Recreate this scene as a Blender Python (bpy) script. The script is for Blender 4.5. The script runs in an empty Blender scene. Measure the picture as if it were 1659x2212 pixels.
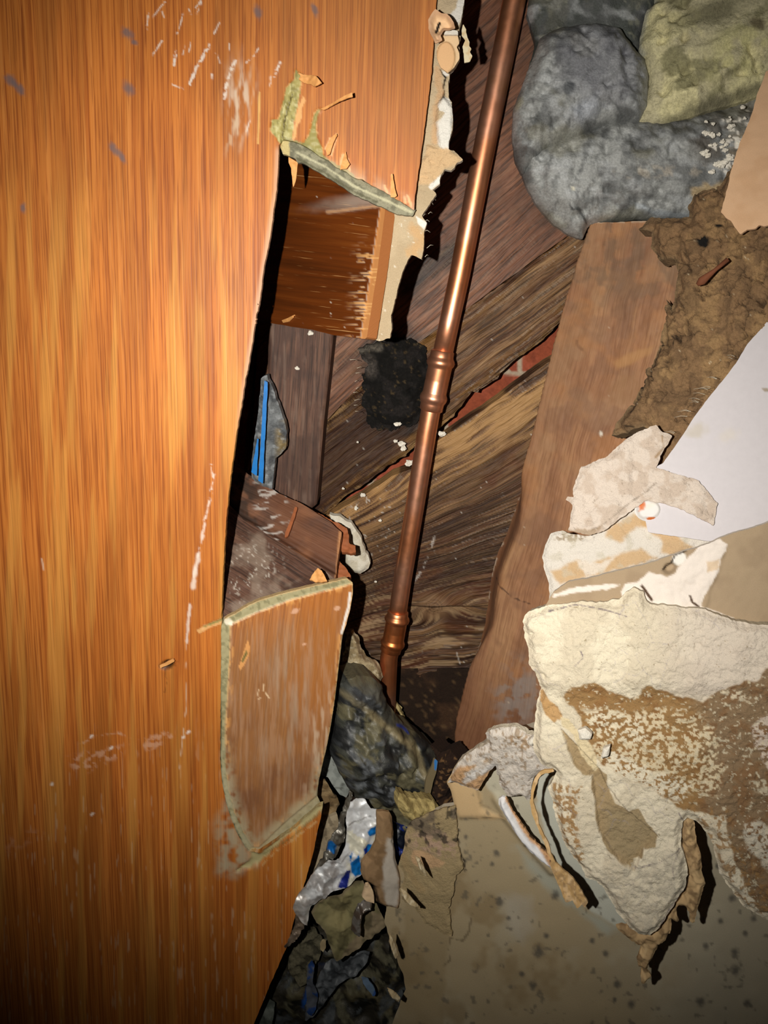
import bpy, math, numpy as np
from mathutils import Matrix, Vector

# ------------------------------------------------------------------ camera, light, exposure
FPX = 1500.0; CX, CY = 829.5, 1106.0
dn = np.array([-.085, -.489, -.183]); dn /= np.linalg.norm(dn)      # plumb line (the pipe) in camera axes
Zc = -dn; fc = np.array([0, 0, -1.0])
Yc = fc - fc.dot(Zc) * Zc; Yc /= np.linalg.norm(Yc); Xc = np.cross(Yc, Zc)
M = np.array([Xc, Yc, Zc])                                          # camera axes -> world axes
CAM = np.array([0, 0, 1.2])
sc = bpy.context.scene; COL = sc.collection
cam = bpy.data.objects.new('camera', bpy.data.cameras.new('camera')); COL.objects.link(cam)
m4 = Matrix([list(M[0]) + [0], list(M[1]) + [0], list(M[2]) + [0], [0, 0, 0, 1]])
m4.translation = Vector(CAM); cam.matrix_world = m4
cam.data.sensor_fit = 'VERTICAL'; cam.data.sensor_height = 36; cam.data.lens = FPX / 2212 * 36
cam.data.clip_start = .01; sc.camera = cam
w = bpy.data.worlds.new('world'); sc.world = w; w.use_nodes = True
w.node_tree.nodes['Background'].inputs[0].default_value = (1, .9, .75, 1)
w.node_tree.nodes['Background'].inputs[1].default_value = .004
ld = bpy.data.lights.new('phone_flash', 'SPOT'); ld.energy = 15.0; ld.color = (1, .95, .87)
ld.spot_size = math.radians(100); ld.spot_blend = 1.0; ld.shadow_soft_size = .003
lo = bpy.data.objects.new('phone_flash', ld); COL.objects.link(lo)
lm = m4.copy(); lm.translation = Vector(CAM + M @ np.array([-.05, .006, 0])); lo.matrix_world = lm
lo.rotation_euler.rotate_axis('Y', math.radians(-5)); lo.rotation_euler.rotate_axis('X', math.radians(3.5))
vs = sc.view_settings; vs.view_transform = 'Standard'; vs.look = 'None'; vs.gamma = 1; vs.use_curve_mapping = False
vs.exposure = 0.0

# ------------------------------------------------------------------ numpy noise
def _h(i, j, s):
    n = (i.astype(np.int64) * 374761393 + j.astype(np.int64) * 668265263 + s * 1274126177) & 0xffffffff
    n = ((n ^ (n >> 13)) * 1274126177) & 0xffffffff
    return ((n ^ (n >> 16)) & 0xffff) / 65535.0
def vn(x, y, s=0):
    xi = np.floor(x); yi = np.floor(y); fx = x - xi; fy = y - yi
    fx = fx * fx * (3 - 2 * fx); fy = fy * fy * (3 - 2 * fy)
    a = _h(xi, yi, s); b = _h(xi + 1, yi, s); c = _h(xi, yi + 1, s); d = _h(xi + 1, yi + 1, s)
    return (a + (b - a) * fx) * (1 - fy) + (c + (d - c) * fx) * fy
def fbm(x, y, sc_=50., o=4, s=0, sy=None):
    x = x / sc_; y = y / (sy or sc_); v = 0; a = .5; t = 0
    for k in range(o):
        v = v + a * vn(x, y, s + k * 17); t += a; a *= .5; x = x * 2.03 + 7.1; y = y * 2.03 + 3.7
    return v / t                       # 0..1, mean .5
def ridge(x, y, sc_=50., o=3, s=0, sy=None):
    x = x / sc_; y = y / (sy or sc_); v = 0; a = .5; t = 0
    for k in range(o):
        v = v + a * (1 - np.abs(2 * vn(x, y, s + k * 31) - 1)); t += a; a *= .5; x = x * 2.1 + 3; y = y * 2.1 + 9
    return v / t
def wor(x, y, sc_=30., s=0):
    x = x / sc_; y = y / sc_; xi = np.floor(x); yi = np.floor(y)
    f1 = np.full(x.shape, 9.); f2 = np.full(x.shape, 9.); cid = np.zeros(x.shape)
    for dx in (-1, 0, 1):
        for dy in (-1, 0, 1):
            cx = xi + dx; cy = yi + dy
            px = cx + _h(cx, cy, s); py = cy + _h(cx, cy, s + 5)
            d = np.hypot(px - x, py - y); n = d < f1
            f2 = np.where(n, f1, np.minimum(f2, d)); cid = np.where(n, _h(cx, cy, s + 9), cid); f1 = np.where(n, d, f1)
    return f1, f2, cid
def crumple(x, y, sc_=60., s=0):
    """creased facets, 0..1"""
    wx = x + 25 * (fbm(x, y, sc_, 2, s + 3) - .5); wy = y + 25 * (fbm(x, y, sc_, 2, s + 4) - .5)
    f1, f2, c = wor(wx, wy, sc_, s); g1, g2, c2 = wor(wx, wy, sc_ * .45, s + 40)
    return .6 * np.clip(f1, 0, 1) + .3 * np.clip(g1, 0, 1) + .1 * c
def ss(a, b, v): t = np.clip((v - a) / (b - a), 0, 1); return t * t * (3 - 2 * t)

# ------------------------------------------------------------------ traced coordinates
CR = {'p': (0, 0, 1), 'c1': (0, 0, 2), 'c2': (550, 100, 3.252), 'c3': (900, 0, 2.186), 'c4': (450, 650, 3.016),
      'c5': (900, 650, 2.186), 'c6': (400, 1200, 2.765), 'c7': (900, 1250, 2.186), 'c8': (500, 1600, 2.765),
      'd1': (880, 0, 5.53), 'd2': (700, 700, 5.53), 'd3': (0, 1200, 2.765), 'd4': (680, 1600, 4.88),
      'd5': (960, 1500, 4.1475), 'd6': (1259, 1650, 3.935)}
def T(c, s):
    ox, oy, k = CR[c]
    return [(ox + float(q.split(',')[0]) / k, oy + float(q.split(',')[1]) / k) for q in s.split()]
def pip(X, Y, P):
    P = np.array(P); x1 = P[:, 0]; y1 = P[:, 1]; x2 = np.roll(x1, -1); y2 = np.roll(y1, -1)
    r = np.zeros(X.shape, bool)
    for a, b, c, d in zip(x1, y1, x2, y2):
        if b == d: continue
        m = ((b > Y) != (d > Y)) & (X < (c - a) * (Y - b) / (d - b) + a); r ^= m
    return r
def segd(X, Y, P, closed=True, near=False):
    P = list(P); n = len(P); best = np.full(X.shape, 1e9); bx = X.copy(); by = Y.copy()
    for i in range(n if closed else n - 1):
        a = P[i]; b = P[(i + 1) % n]; dx = b[0] - a[0]; dy = b[1] - a[1]; L = dx * dx + dy * dy
        if L < 1e-9: continue
        t = np.clip(((X - a[0]) * dx + (Y - a[1]) * dy) / L, 0, 1); qx = a[0] + t * dx; qy = a[1] + t * dy
        d = np.hypot(X - qx, Y - qy)
        if near: m = d < best; bx = np.where(m, qx, bx); by = np.where(m, qy, by)
        best = np.minimum(best, d)
    return (best, bx, by) if near else best
def sdf(X, Y, P): d = segd(X, Y, P); return np.where(pip(X, Y, P), d, -d)
def mp(X, Y, P, soft=3., amp=0., sc_=25., s=0):
    d = sdf(X, Y, P)
    if amp: d = d + amp * 2 * (fbm(X, Y, sc_, 4, s) - .5)
    return ss(-soft, soft, d)
def ml(X, Y, P, wd=3., soft=1.5, amp=0., sc_=20., s=0):
    d = segd(X, Y, P, False)
    if amp: d = d + amp * 2 * (fbm(X, Y, sc_, 3, s) - .5)
    return 1 - ss(wd - soft, wd + soft, d)
def me(X, Y, cx, cy, rx, ry=None, rot=0, soft=.3, amp=.2, sc_=20, s=0):
    ry = ry or rx; c = math.cos(math.radians(rot)); n = math.sin(math.radians(rot))
    u = ((X - cx) * c + (Y - cy) * n) / rx; v = (-(X - cx) * n + (Y - cy) * c) / ry
    return 1 - ss(1 - soft, 1 + soft, np.hypot(u, v) + amp * 2 * (fbm(X, Y, sc_, 3, s) - .5))
def H(h):
    r = [int(h[i:i + 2], 16) / 255 for i in (0, 2, 4)]
    return np.array([(v / 12.92 if v <= .04045 else ((v + .055) / 1.055) ** 2.4) for v in r])
class Paint:
    """layered colour: rgb plus how far it covers the material beneath"""
    def __init__(s, X, Y, base=None):
        s.X = X; s.Y = Y; s.c = np.zeros((len(X), 4))
        if base is not None: s.c[:, :3] = H(base); s.c[:, 3] = 1
    def put(s, col, m, a=1.):
        m = np.clip(m * a, 0, 1)[:, None]; k = H(col)
        al = s.c[:, 3:4]; na = m + al * (1 - m)
        s.c[:, :3] = np.where(na > 1e-6, (k * m + s.c[:, :3] * al * (1 - m)) / np.maximum(na, 1e-6), k); s.c[:, 3:4] = na
        return s
    def mul(s, f): s.c[:, :3] *= f[:, None]; return s

class Pl:
    """plane through three (px, py, 1/z) samples; 1/z is linear over the picture for any plane"""
    def __init__(s, a, b, c):
        A = np.array([[p[0], p[1], 1] for p in (a, b, c)], float); s.k = np.linalg.solve(A, [a[2], b[2], c[2]])
    def off(s, d):
        q = Pl.__new__(Pl); q.k = s.k + np.array([0, 0, d]); return q
    def iz(s, X, Y): return s.k[0] * X + s.k[1] * Y + s.k[2]
    def pts(s, X, Y):
        z = 1 / s.iz(X, Y); return np.stack([(X - CX) / FPX * z, -(Y - CY) / FPX * z, -z], 1)
    def nrm(s):
        p = s.pts(np.array([0., 0, 400]), np.array([0., 400, 0])); n = np.cross(p[1] - p[0], p[2] - p[0]); n /= np.linalg.norm(n)
        c = p[0]; return n if n.dot(c) < 0 else -n                   # towards the camera
def world(p): return p @ M.T + CAM
def at(px, py, iz):
    z = 1 / iz; return world(np.array([[(px - CX) / FPX * z, -(py - CY) / FPX * z, -z]]))[0]

# ------------------------------------------------------------------ materials
def nd(nt, t, **k):
    n = nt.nodes.new(t)
    for a, b in k.items(): setattr(n, a, b)
    return n
def base_mat(name, rough, metal=0., spec=.5):
    m = bpy.data.materials.new(name); m.use_nodes = True; nt = m.node_tree; b = nt.nodes['Principled BSDF']
    b.inputs['Roughness'].default_value = rough; b.inputs['Metallic'].default_value = metal
    b.inputs['Specular IOR Level'].default_value = spec
    return m, nt, b
def ramp(nt, stops):
    r = nd(nt, 'ShaderNodeValToRGB'); e = r.color_ramp.elements
    while len(e) < len(stops): e.new(.5)
    for q, (p, c) in zip(e, stops): q.position = p; q.color = (*H(c), 1) if isinstance(c, str) else (c, c, c, 1)
    return r
def noise(nt, vec, scl, det=4, rough=.6, dist=0.):
    n = nd(nt, 'ShaderNodeTexNoise'); n.inputs['Scale'].default_value = scl; n.inputs['Detail'].default_value = det
    n.inputs['Roughness'].default_value = rough; n.inputs['Distortion'].default_value = dist
    if vec is not None: nt.links.new(vec, n.inputs['Vector'])
    return n
def mapped(nt, sx, sy, off=0):
    uv = nd(nt, 'ShaderNodeUVMap'); uv.uv_map = 'UVMap'; mp_ = nd(nt, 'ShaderNodeMapping')
    mp_.inputs['Scale'].default_value = (sx, sy, 1); mp_.inputs['Location'].default_value = (off, off * .7, 0)
    nt.links.new(uv.outputs[0], mp_.inputs[0]); return mp_.outputs[0]
def mixc(nt, f, a, b, mode='MIX'):
    x = nd(nt, 'ShaderNodeMix', data_type='RGBA', blend_type=mode)
    for v, i in ((f, 0), (a, 6), (b, 7)):
        if isinstance(v, (int, float)): x.inputs[i].default_value = v
        elif isinstance(v, tuple): x.inputs[i].default_value = v
        else: nt.links.new(v, x.inputs[i])
    return x.outputs[2]
def overlay(nt, col):
    a = nd(nt, 'ShaderNodeAttribute', attribute_name='Col'); return mixc(nt, a.outputs['Alpha'], col, a.outputs['Color'])
def bump(nt, b, h, strength, dist):
    n = nd(nt, 'ShaderNodeBump'); n.inputs['Strength'].default_value = strength; n.inputs['Distance'].default_value = dist
    nt.links.new(h, n.inputs['Height']); nt.links.new(n.outputs[0], b.inputs['Normal'])
def wood(name, stops, pores, wide=60, longw=2.5, fine=230, longf=14, rough=.4, bs=.4, spec=.5, poremix=.6, relief=.0006, pthr=(.40, .52)):
    """u runs along the grain, v across it, both in UV"""
    m, nt, b = base_mat(name, rough, 0, spec)
    n1 = noise(nt, mapped(nt, longw, wide), 1, 5, .62, .25); r = ramp(nt, stops); nt.links.new(n1.outputs[0], r.inputs[0])
    n2 = noise(nt, mapped(nt, longf, fine, 3), 1, 3, .6); r2 = ramp(nt, [(pthr[0], 1.), (pthr[1], 0.)]); nt.links.new(n2.outputs[0], r2.inputs[0])
    mu = nd(nt, 'ShaderNodeMath', operation='MULTIPLY'); mu.inputs[1].default_value = poremix; nt.links.new(r2.outputs[0], mu.inputs[0])
    c = mixc(nt, mu.outputs[0], r.outputs[0], (*H(pores), 1))
    n3 = noise(nt, mapped(nt, 3, 9, 5), 1, 3); r3 = ramp(nt, [(.3, .78), (.7, 1.)]); nt.links.new(n3.outputs[0], r3.inputs[0])
    c = mixc(nt, 1., c, r3.outputs[0], 'MULTIPLY')
    nt.links.new(overlay(nt, c), b.inputs['Base Color'])
    ad = nd(nt, 'ShaderNodeMath', operation='ADD'); nt.links.new(n1.outputs[0], ad.inputs[0]); 
    nt.links.new(n2.outputs[0], ad.inputs[1]); bump(nt, b, ad.outputs[0], bs, relief)
    return m
def rough_mat(name, rough=.85, scl=260, var=(.82, 1.08), bs=.4, bd=.0008, metal=0., spec=.3, scl2=None, trans=0):
    m, nt, b = base_mat(name, rough, metal, spec)
    a = nd(nt, 'ShaderNodeAttribute', attribute_name='Col'); v = mapped(nt, 1, 1)
    n = noise(nt, v, scl, 6, .65); r = ramp(nt, [(.3, var[0]), (.7, var[1])]); nt.links.new(n.outputs[0], r.inputs[0])
    nt.links.new(mixc(nt, 1., a.outputs['Color'], r.outputs[0], 'MULTIPLY'), b.inputs['Base Color'])
    n2 = noise(nt, v, scl2 or scl * .6, 5, .7); bump(nt, b, n2.outputs[0], bs, bd)
    return m
def plain(name, col, rough=.6, metal=0., scl=200, bs=.2, bd=.0004, var=(.8, 1.1), spec=.5):
    m, nt, b = base_mat(name, rough, metal, spec)
    tc = nd(nt, 'ShaderNodeTexCoord'); n = noise(nt, tc.outputs['Object'], scl, 5); r = ramp(nt, [(.3, var[0]), (.7, var[1])])
    nt.links.new(n.outputs[0], r.inputs[0]); nt.links.new(mixc(nt, 1., (*H(col), 1), r.outputs[0], 'MULTIPLY'), b.inputs['Base Color'])
    bump(nt, b, n.outputs[0], bs, bd); return m

# ------------------------------------------------------------------ mesh helpers
def tag(o, label=None, cat=None, group=None, kind=None):
    for k, v in (('label', label), ('category', cat), ('group', group), ('kind', kind)):
        if v: o[k] = v
    return o
def empty(name, px, py, iz, label, cat, group=None):
    o = bpy.data.objects.new(name, None); COL.objects.link(o); o.location = Vector(at(px, py, iz)); o.empty_display_size = .02
    bpy.context.view_layer.update(); return tag(o, label, cat, group)
def link(name, me_, parent=None):
    o = bpy.data.objects.new(name, me_); COL.objects.link(o)
    if parent is not None:
        o.parent = parent; o.matrix_parent_inverse = Matrix.Translation(-parent.location)
    return o
def build(name, V, F, mats, fm=None, uv=None, col=None, smooth=None, parent=None):
    V = np.asarray(V, float); org = np.zeros(3)
    if parent is None or True:
        org = V.mean(0)
        if parent is not None: org = np.array(parent.location)
    me_ = bpy.data.meshes.new(name); me_.from_pydata((V - org).tolist(), [], F if isinstance(F, list) else F.tolist())
    for mt in mats: me_.materials.append(mt)
    if fm is not None: me_.polygons.foreach_set('material_index', np.asarray(fm, np.int32))
    me_.polygons.foreach_set('use_smooth', np.ones(len(me_.polygons), bool) if smooth is None else np.asarray(smooth, bool))
    if uv is not None:
        li = np.zeros(len(me_.loops), np.int32); me_.loops.foreach_get('vertex_index', li)
        l = me_.uv_layers.new(name='UVMap'); l.data.foreach_set('uv', np.asarray(uv, float)[li].ravel())
    if col is not None:
        a = me_.color_attributes.new('Col', 'FLOAT_COLOR', 'POINT'); a.data.foreach_set('color', np.asarray(col, float).ravel())
    me_.update()
    o = bpy.data.objects.new(name, me_); COL.objects.link(o)
    if parent is None: o.location = Vector(org)
    else: o.parent = parent
    return o
def jagged(P, amp, freq, seed, step=5.):
    out = []; n = len(P); L = 0; rng = np.random.RandomState(seed)
    for i in range(n):
        a = np.array(P[i], float); b = np.array(P[(i + 1) % n], float); d = b - a; l = np.linalg.norm(d)
        if l < 1e-6: continue
        nn = np.array([-d[1], d[0]]) / l; k = max(1, int(l / step))
        for j in range(k):
            t = j / k; q = a + d * t; s = (L + l * t)
            o_ = (fbm(np.array([s]), np.array([seed * 13.7]), freq, 4, seed)[0] - .5) * 2 * amp
            out.append(tuple(q + nn * o_))
        L += l
    return out
def sheet(name, P, pl, res=4., th=.004, mat=None, side=None, h=None, paint=None, uv=None, jag=0, jf=14., seed=1, parent=None, jpoly=None):
    """solid slab whose face follows outline P on plane pl; h = relief in metres towards the viewer"""
    Q = jagged(P, jag, jf, seed, max(res, 3.)) if jag else list(P)
    qa = np.array(Q); x0, y0 = qa.min(0) - res; x1, y1 = qa.max(0) + res
    nx = int((x1 - x0) / res) + 2; ny = int((y1 - y0) / res) + 2
    gx = x0 + np.arange(nx) * res; gy = y0 + np.arange(ny) * res
    cx, cy = np.meshgrid(gx[:-1] + res / 2, gy[:-1] + res / 2); keep = pip(cx.ravel(), cy.ravel(), Q).reshape(cx.shape)
    j, i = np.nonzero(keep); v00 = j * nx + i; quads = np.stack([v00, v00 + nx, v00 + nx + 1, v00 + 1], 1)
    used, inv = np.unique(quads, return_inverse=True); quads = inv.reshape(quads.shape)
    X = gx[used % nx].astype(float); Y = gy[used // nx].astype(float)
    cnt = np.bincount(quads.ravel(), minlength=len(used)); bd = np.nonzero(cnt < 4)[0]
    # boundary vertices move onto the outline (chunk of nearest segments)
    _, bx, by = segd(X[bd], Y[bd], Q, True, True)
    mv = np.hypot(bx - X[bd], by - Y[bd]); ok = mv < res * 1.6
    X[bd] = np.where(ok, bx, X[bd]); Y[bd] = np.where(ok, by, Y[bd])
    sd = segd(X, Y, P) * (.35 + 1.5 * fbm(X, Y, 22, 3, seed + 90))
    C = pl.pts(X, Y); N = pl.nrm()
    hh = h(X, Y, sd) if h is not None else np.zeros(len(X))
    F = world(C + N * hh[:, None]); bk = C + N * (np.minimum(hh, 0) if False else hh)[:, None] - N * th
    B = world(bk); n = len(X)
    e = np.concatenate([quads[:, [k, (k + 1) % 4]] for k in range(4)]); key = np.sort(e, 1)
    kk = key[:, 0].astype(np.int64) * n + key[:, 1]; u, ix, ct = np.unique(kk, return_index=True, return_counts=True)
    be = e[ix[ct == 1]]
    bv, binv = np.unique(be, return_inverse=True); binv = binv.reshape(be.shape); nb = len(bv)
    V = np.concatenate([F, B, F[bv], B[bv]])
    sq = np.stack([binv[:, 1] + 2 * n, binv[:, 0] + 2 * n, binv[:, 0] + 2 * n + nb, binv[:, 1] + 2 * n + nb], 1)
    Fc = np.concatenate([quads, quads[:, ::-1] + n, sq])
    U = np.stack(uv(X, Y) if uv is not None else (X / 1000, Y / 1000), 1)
    pc = (paint(X, Y, sd).c if paint is not None else np.concatenate([np.zeros((n, 4))]))
    sv = np.arange(nb); U2 = np.concatenate([U, U, U[bv], U[bv] + [0, th * 3]])
    col = np.concatenate([pc, pc, pc[bv], pc[bv]])
    if side is not None and isinstance(side, str):
        k = np.array([*H(side), 1.]); col[2 * n:] = k
    mats = [mat] if (side is None or isinstance(side, str)) else [mat, side]
    fm = np.concatenate([np.zeros(2 * len(quads)), np.full(len(sq), 1 if len(mats) > 1 else 0)])
    sm = np.concatenate([np.ones(2 * len(quads)), np.zeros(len(sq))])
    return build(name, V, Fc, mats, fm, U2, col, sm, parent)
def tube(name, pts, rad, mat, parent=None, seg=24, caps=True):
    """pts world, rad per point"""
    pts = [np.array(p, float) for p in pts]; V = []; F = []
    up = np.array([.31, .9, .2])
    for k, p in enumerate(pts):
        d = pts[min(k + 1, len(pts) - 1)] - pts[max(k - 1, 0)]; d /= np.linalg.norm(d)
        a = np.cross(d, up); a /= np.linalg.norm(a); b = np.cross(d, a)
        for s in range(seg):
            t = 2 * math.pi * s / seg; V.append(p + rad[k] * (math.cos(t) * a + math.sin(t) * b))
    for k in range(len(pts) - 1):
        for s in range(seg):
            s2 = (s + 1) % seg; F.append([k * seg + s, k * seg + s2, (k + 1) * seg + s2, (k + 1) * seg + s])
    if caps: F.append(list(range(seg))[::-1]); F.append([(len(pts) - 1) * seg + s for s in range(seg)])
    return build(name, V, F, mat if isinstance(mat, list) else [mat], parent=parent)
def lump(name, px, py, iz, r, mat, label=None, cat=None, group=None, parent=None, seed=0, sq=(1, 1, .7)):
    """an irregular faceted crumb"""
    rng = np.random.RandomState(seed); c = at(px, py, iz); V = []; F = []
    nu, nv = 9, 6
    for j in range(nv + 1):
        for i in range(nu):
            th_ = math.pi * j / nv; ph = 2 * math.pi * i / nu
            q = np.array([math.sin(th_) * math.cos(ph) * sq[0], math.sin(th_) * math.sin(ph) * sq[1], math.cos(th_) * sq[2]])
            V.append(q * r * rng.uniform(.55, 1.5))
    for j in range(nv):
        for i in range(nu): F.append([j * nu + i, (j + 1) * nu + i, (j + 1) * nu + (i + 1) % nu, j * nu + (i + 1) % nu])
    V = np.array(V); V[:nu] = V[:nu].mean(0); V[-nu:] = V[-nu:].mean(0)
    V = world((V @ np.eye(3)) ) - CAM + c
    o = build(name, V, F, [mat], parent=parent, smooth=np.zeros(len(F)))
    if label: tag(o, label, cat, group)
    return o

# ------------------------------------------------------------------ planes of the place
PANEL = Pl((0, 0, 2.53), (0, 2000, 1.73), (600, 0, 2.56))
DRYW = Pl((950, 0, 2.54), (850, 700, 2.22), (1000, 300, 2.42))
INNER = Pl((590, 560, 1.88), (820, 500, 2.33), (790, 730, 2.245))
BOARDS = Pl((0, 0, 2.00), (1000, 0, 2.05), (1000, 1000, 1.64))
BRICK = BOARDS.off(-.10)
STUDM = BOARDS.off(.09)
FLAP = Pl((490, 1345, 2.02), (755, 1265, 1.93), (540, 1840, 1.815))
STUDR = Pl((1265, 480, 1.95), (1450, 700, 2.12), (970, 1650, 1.60))
MUD = Pl((1300, 480, 2.05), (1650, 600, 2.40), (1400, 930, 2.20))
WALLR = Pl((1420, 1010, 2.36), (1650, 700, 2.46), (1650, 1130, 2.50))
PLAST = Pl((1140, 1400, 2.30), (1650, 1300, 2.62), (1300, 1950, 2.36))
LOWER = Pl((1000, 1750, 1.88), (860, 2200, 1.72), (1650, 2150, 2.16))
DEBRIS = Pl((800, 1650, 1.66), (650, 2200, 1.52), (980, 1700, 1.72))

# ------------------------------------------------------------------ materials used
M_oak = wood('orange_oak_veneer', [(.22, '9a4f1c'), (.40, 'bd6a2a'), (.55, 'd48036'), (.78, 'e8984e')], '8a4218', 90, .9, 270, 4.5, .5, .25, spec=.35, poremix=.62, pthr=(.41, .49))
M_dark = wood('dark_varnished_veneer', [(.25, '4a240c'), (.5, '763a12'), (.75, '96541f')], 'd8a468', 30, 2.0, 260, 8, .38, .3, poremix=.9, pthr=(.30, .35))
M_board = wood('aged_diagonal_board', [(.2, '3a2518'), (.42, '62412a'), (.6, '93704c'), (.8, 'bd9a70')], '1e120b', 60, 2., 190, 10, .6, 1., relief=.002, spec=.35)
M_board_red = wood('red_brown_board', [(.2, '4c2c1a'), (.5, '7c5038'), (.8, 'a3775a')], '1e120b', 40, 2., 160, 10, .55, .7, relief=.001, spec=.35)
M_stud = wood('old_brown_stud', [(.2, '3a251a'), (.5, '654536'), (.8, '86644e')], '1d110b', 60, 2.5, 260, 12, .7, .6, relief=.0008)
M_studr = wood('reddish_old_stud', [(.2, '7e5438'), (.5, 'a27452'), (.8, 'bc9268')], '6a4028', 16, 3, 180, 10, .72, .5, relief=.0008, poremix=.35)
M_core = rough_mat('mdf_core', .9, 300, (.75, 1.1), .6, .001)
M_plain = rough_mat('painted_relief', .85, 300, (.85, 1.08), .35, .0006)
M_gyp = rough_mat('crumbled_gypsum', .95, 420, (.86, 1.06), .9, .0016, scl2=130)
M_paper = rough_mat('drywall_paper', .9, 500, (.9, 1.05), .25, .0004)
M_paint = rough_mat('smooth_wall_paint', .6, 60, (.96, 1.02), .1, .0003, spec=.4)
M_mud = rough_mat('dried_mud', .92, 220, (.7, 1.12), 1., .0016)
M_wrap = rough_mat('grey_insulation_wrap', .55, 220, (.65, 1.2), .8, .0009, spec=.5)
M_fibre = rough_mat('fibreglass', .8, 200, (.7, 1.2), .8, .002, spec=.4)
M_blackwrap = rough_mat('black_insulation_wrap', .5, 90, (.6, 1.3), .7, .0012, spec=.5)
M_foil = rough_mat('crumpled_foil', .38, 60, (.9, 1.1), .5, .0008, metal=.35, spec=.7)
M_soot = rough_mat('sooty_fibre', .95, 180, (.4, 1.3), 1., .003)
M_brick = rough_mat('brick_face', .9, 160, (.75, 1.1), .7, .001)
m, nt, b = base_mat('copper', .4, .92)
tc = nd(nt, 'ShaderNodeTexCoord'); n = noise(nt, tc.outputs['Object'], 16, 3, .5); r = ramp(nt, [(.3, 'cf7a45'), (.48, 'e09468'), (.6, 'e8a888'), (.75, 'c08c48')])
nt.links.new(n.outputs[0], r.inputs[0]); nt.links.new(r.outputs[0], b.inputs['Base Color'])
n = noise(nt, tc.outputs['Object'], 160, 4); r = ramp(nt, [(.3, .36), (.75, .44)]); nt.links.new(n.outputs[0], r.inputs[0]); nt.links.new(r.outputs[0], b.inputs['Roughness'])
M_cu = m
M_splint = plain('raw_splinter', 'e0a05c', .7, 0, 300)
M_crumb = plain('gypsum_crumb', 'e6e0d2', .95)
M_hair = plain('pale_fibre', 'cfc6b2', .6)
M_rust = plain('dark_rusty_wood', '6e3d22', .85, 0)
M_black = plain('dark_wood', '1c120c', .9)

# ================================================================== STRUCTURE: brick wall behind the boards
def gx_(ang, warp=6, wsc=180, k=0.):
    ca, sa = math.cos(math.radians(ang)), math.sin(math.radians(ang))
    def f(X, Y):
        a = X * ca - Y * sa; c = X * sa + Y * ca
        c = c + warp * 2 * (fbm(X, Y, wsc, 3, 77) - .5) + k * a * a / 1000
        return a / 1000, c / 1000
    return f
def p_brick(X, Y, sd):
    p = Paint(X, Y, '964a30'); ca, sa = math.cos(math.radians(4)), math.sin(math.radians(4))
    u = X * ca + Y * sa - 30; v = -X * sa + Y * ca - 71; row = np.floor(v / 130); fu = (u + (row % 2) * 150 + 60) % 300; fv = v % 130
    p.put('a4523a', ss(.45, .6, fbm(X, Y, 40, 4, 3))); p.put('5c2a20', ss(.55, .7, fbm(X, Y, 18, 3, 9)), .3)
    m = np.maximum(1 - ss(8, 12, fv), 1 - ss(8, 12, fu)); p.put('b3a28c', m); return p
def h_brick(X, Y, sd): return .002 * (fbm(X, Y, 12, 3, 4) - .5)
o = sheet('wall_back', T('p', '420,560 1420,560 1420,1560 420,1560'), BRICK, 5, .03, M_brick, h=h_brick, paint=p_brick); tag(o, 'red brick wall seen through the gaps between the boards', 'wall', kind='structure')
def p_dark(X, Y, sd):
    return Paint(X, Y, '2a1c12').put('46301f', ss(.5, .7, fbm(X, Y, 30, 4, 6))).put('6b5236', ss(.66, .74, fbm(X, Y, 7, 3, 8)), .7)
o = sheet('floor', T('p', '560,1440 1120,1440 1120,1760 1000,2300 500,2300 560,1700'), Pl((800, 1450, 1.45), (1000, 1450, 1.47), (800, 2000, 1.40)), 6, .02, M_mud, h=lambda X, Y, sd: .012 * fbm(X, Y, 40, 4, 2), paint=p_dark)
tag(o, 'dark dirt covered bottom of the wall cavity', 'floor', kind='structure')

# ================================================================== diagonal boards
def hb(seed, deep=1., edge=0):
    g = gx_(34, 8)
    def f(X, Y, sd):
        a, c = g(X, Y); r = ridge(a * 1000, c * 1000, 160, 3, seed, 11)
        return .0022 * deep * r - .004 * (1 - ss(0, 14, sd)) * edge
    return f
A = T('p', '900,-400 1600,-400 1600,330 1280,470 1000,672 900,742 785,826 702,912 690,905 560,905 560,640 860,500')
B = T('p', '702,914 785,829 900,745 1000,675 1280,474 1300,600 1236,676') + T('c5', '690,80 640,150 590,190 500,260 400,340 385,370 300,420 290,440 265,430 210,500 180,540 140,570 90,620 0,680') + T('d2', '1060,1480 985,1550 985,1580 870,1640 770,1700 600,1830 480,1920 300,2030 120,2190') + T('p', '700,1120 600,1130 560,1000 560,912')
def pA(X, Y, sd):
    p = Paint(X, Y)
    p.put('3c2a1e', ss(.48, .6, fbm(X, Y, 90, 4, 12)), .3)
    wgt = ss(0, 1, (900 - X) / 120) * ss(740, 790, Y); p.put('5b3a1e', wgt * ss(.35, .6, fbm(X, Y, 60, 3, 5)), .7)
    p.put('100e0c', me(X, Y, 860, 770, 75, 60, 0, .5, .4, 20), .92); p.put('121110', ml(X, Y, T('c3', '-30,1340 80,1240 180,1180'), 26, 22, 10) , .8)
    a, c = gx_(38, 4)(X, Y); st = ss(.60, .78, fbm(a * 1000, c * 1000, 260, 2, 41, 5)) * fbm(X, Y, 30, 3, 5) * ss(420, 560, Y)
    p.put('a08a70', st, .3); p.put('c2b199', ml(X, Y, T('c3', '480,1300 560,1260 640,1205'), 2, 1.5, 2), .8); return p
o = sheet('sheathing_board', A, BOARDS, 5, .02, M_board_red, h=hb(3, .5), paint=pA, uv=gx_(42, 6), jag=1.5, jf=30, seed=4)
tag(o, 'upper reddish brown diagonal board behind the copper pipe and beside the grey bag', 'board', 'diagonal boards')
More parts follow.
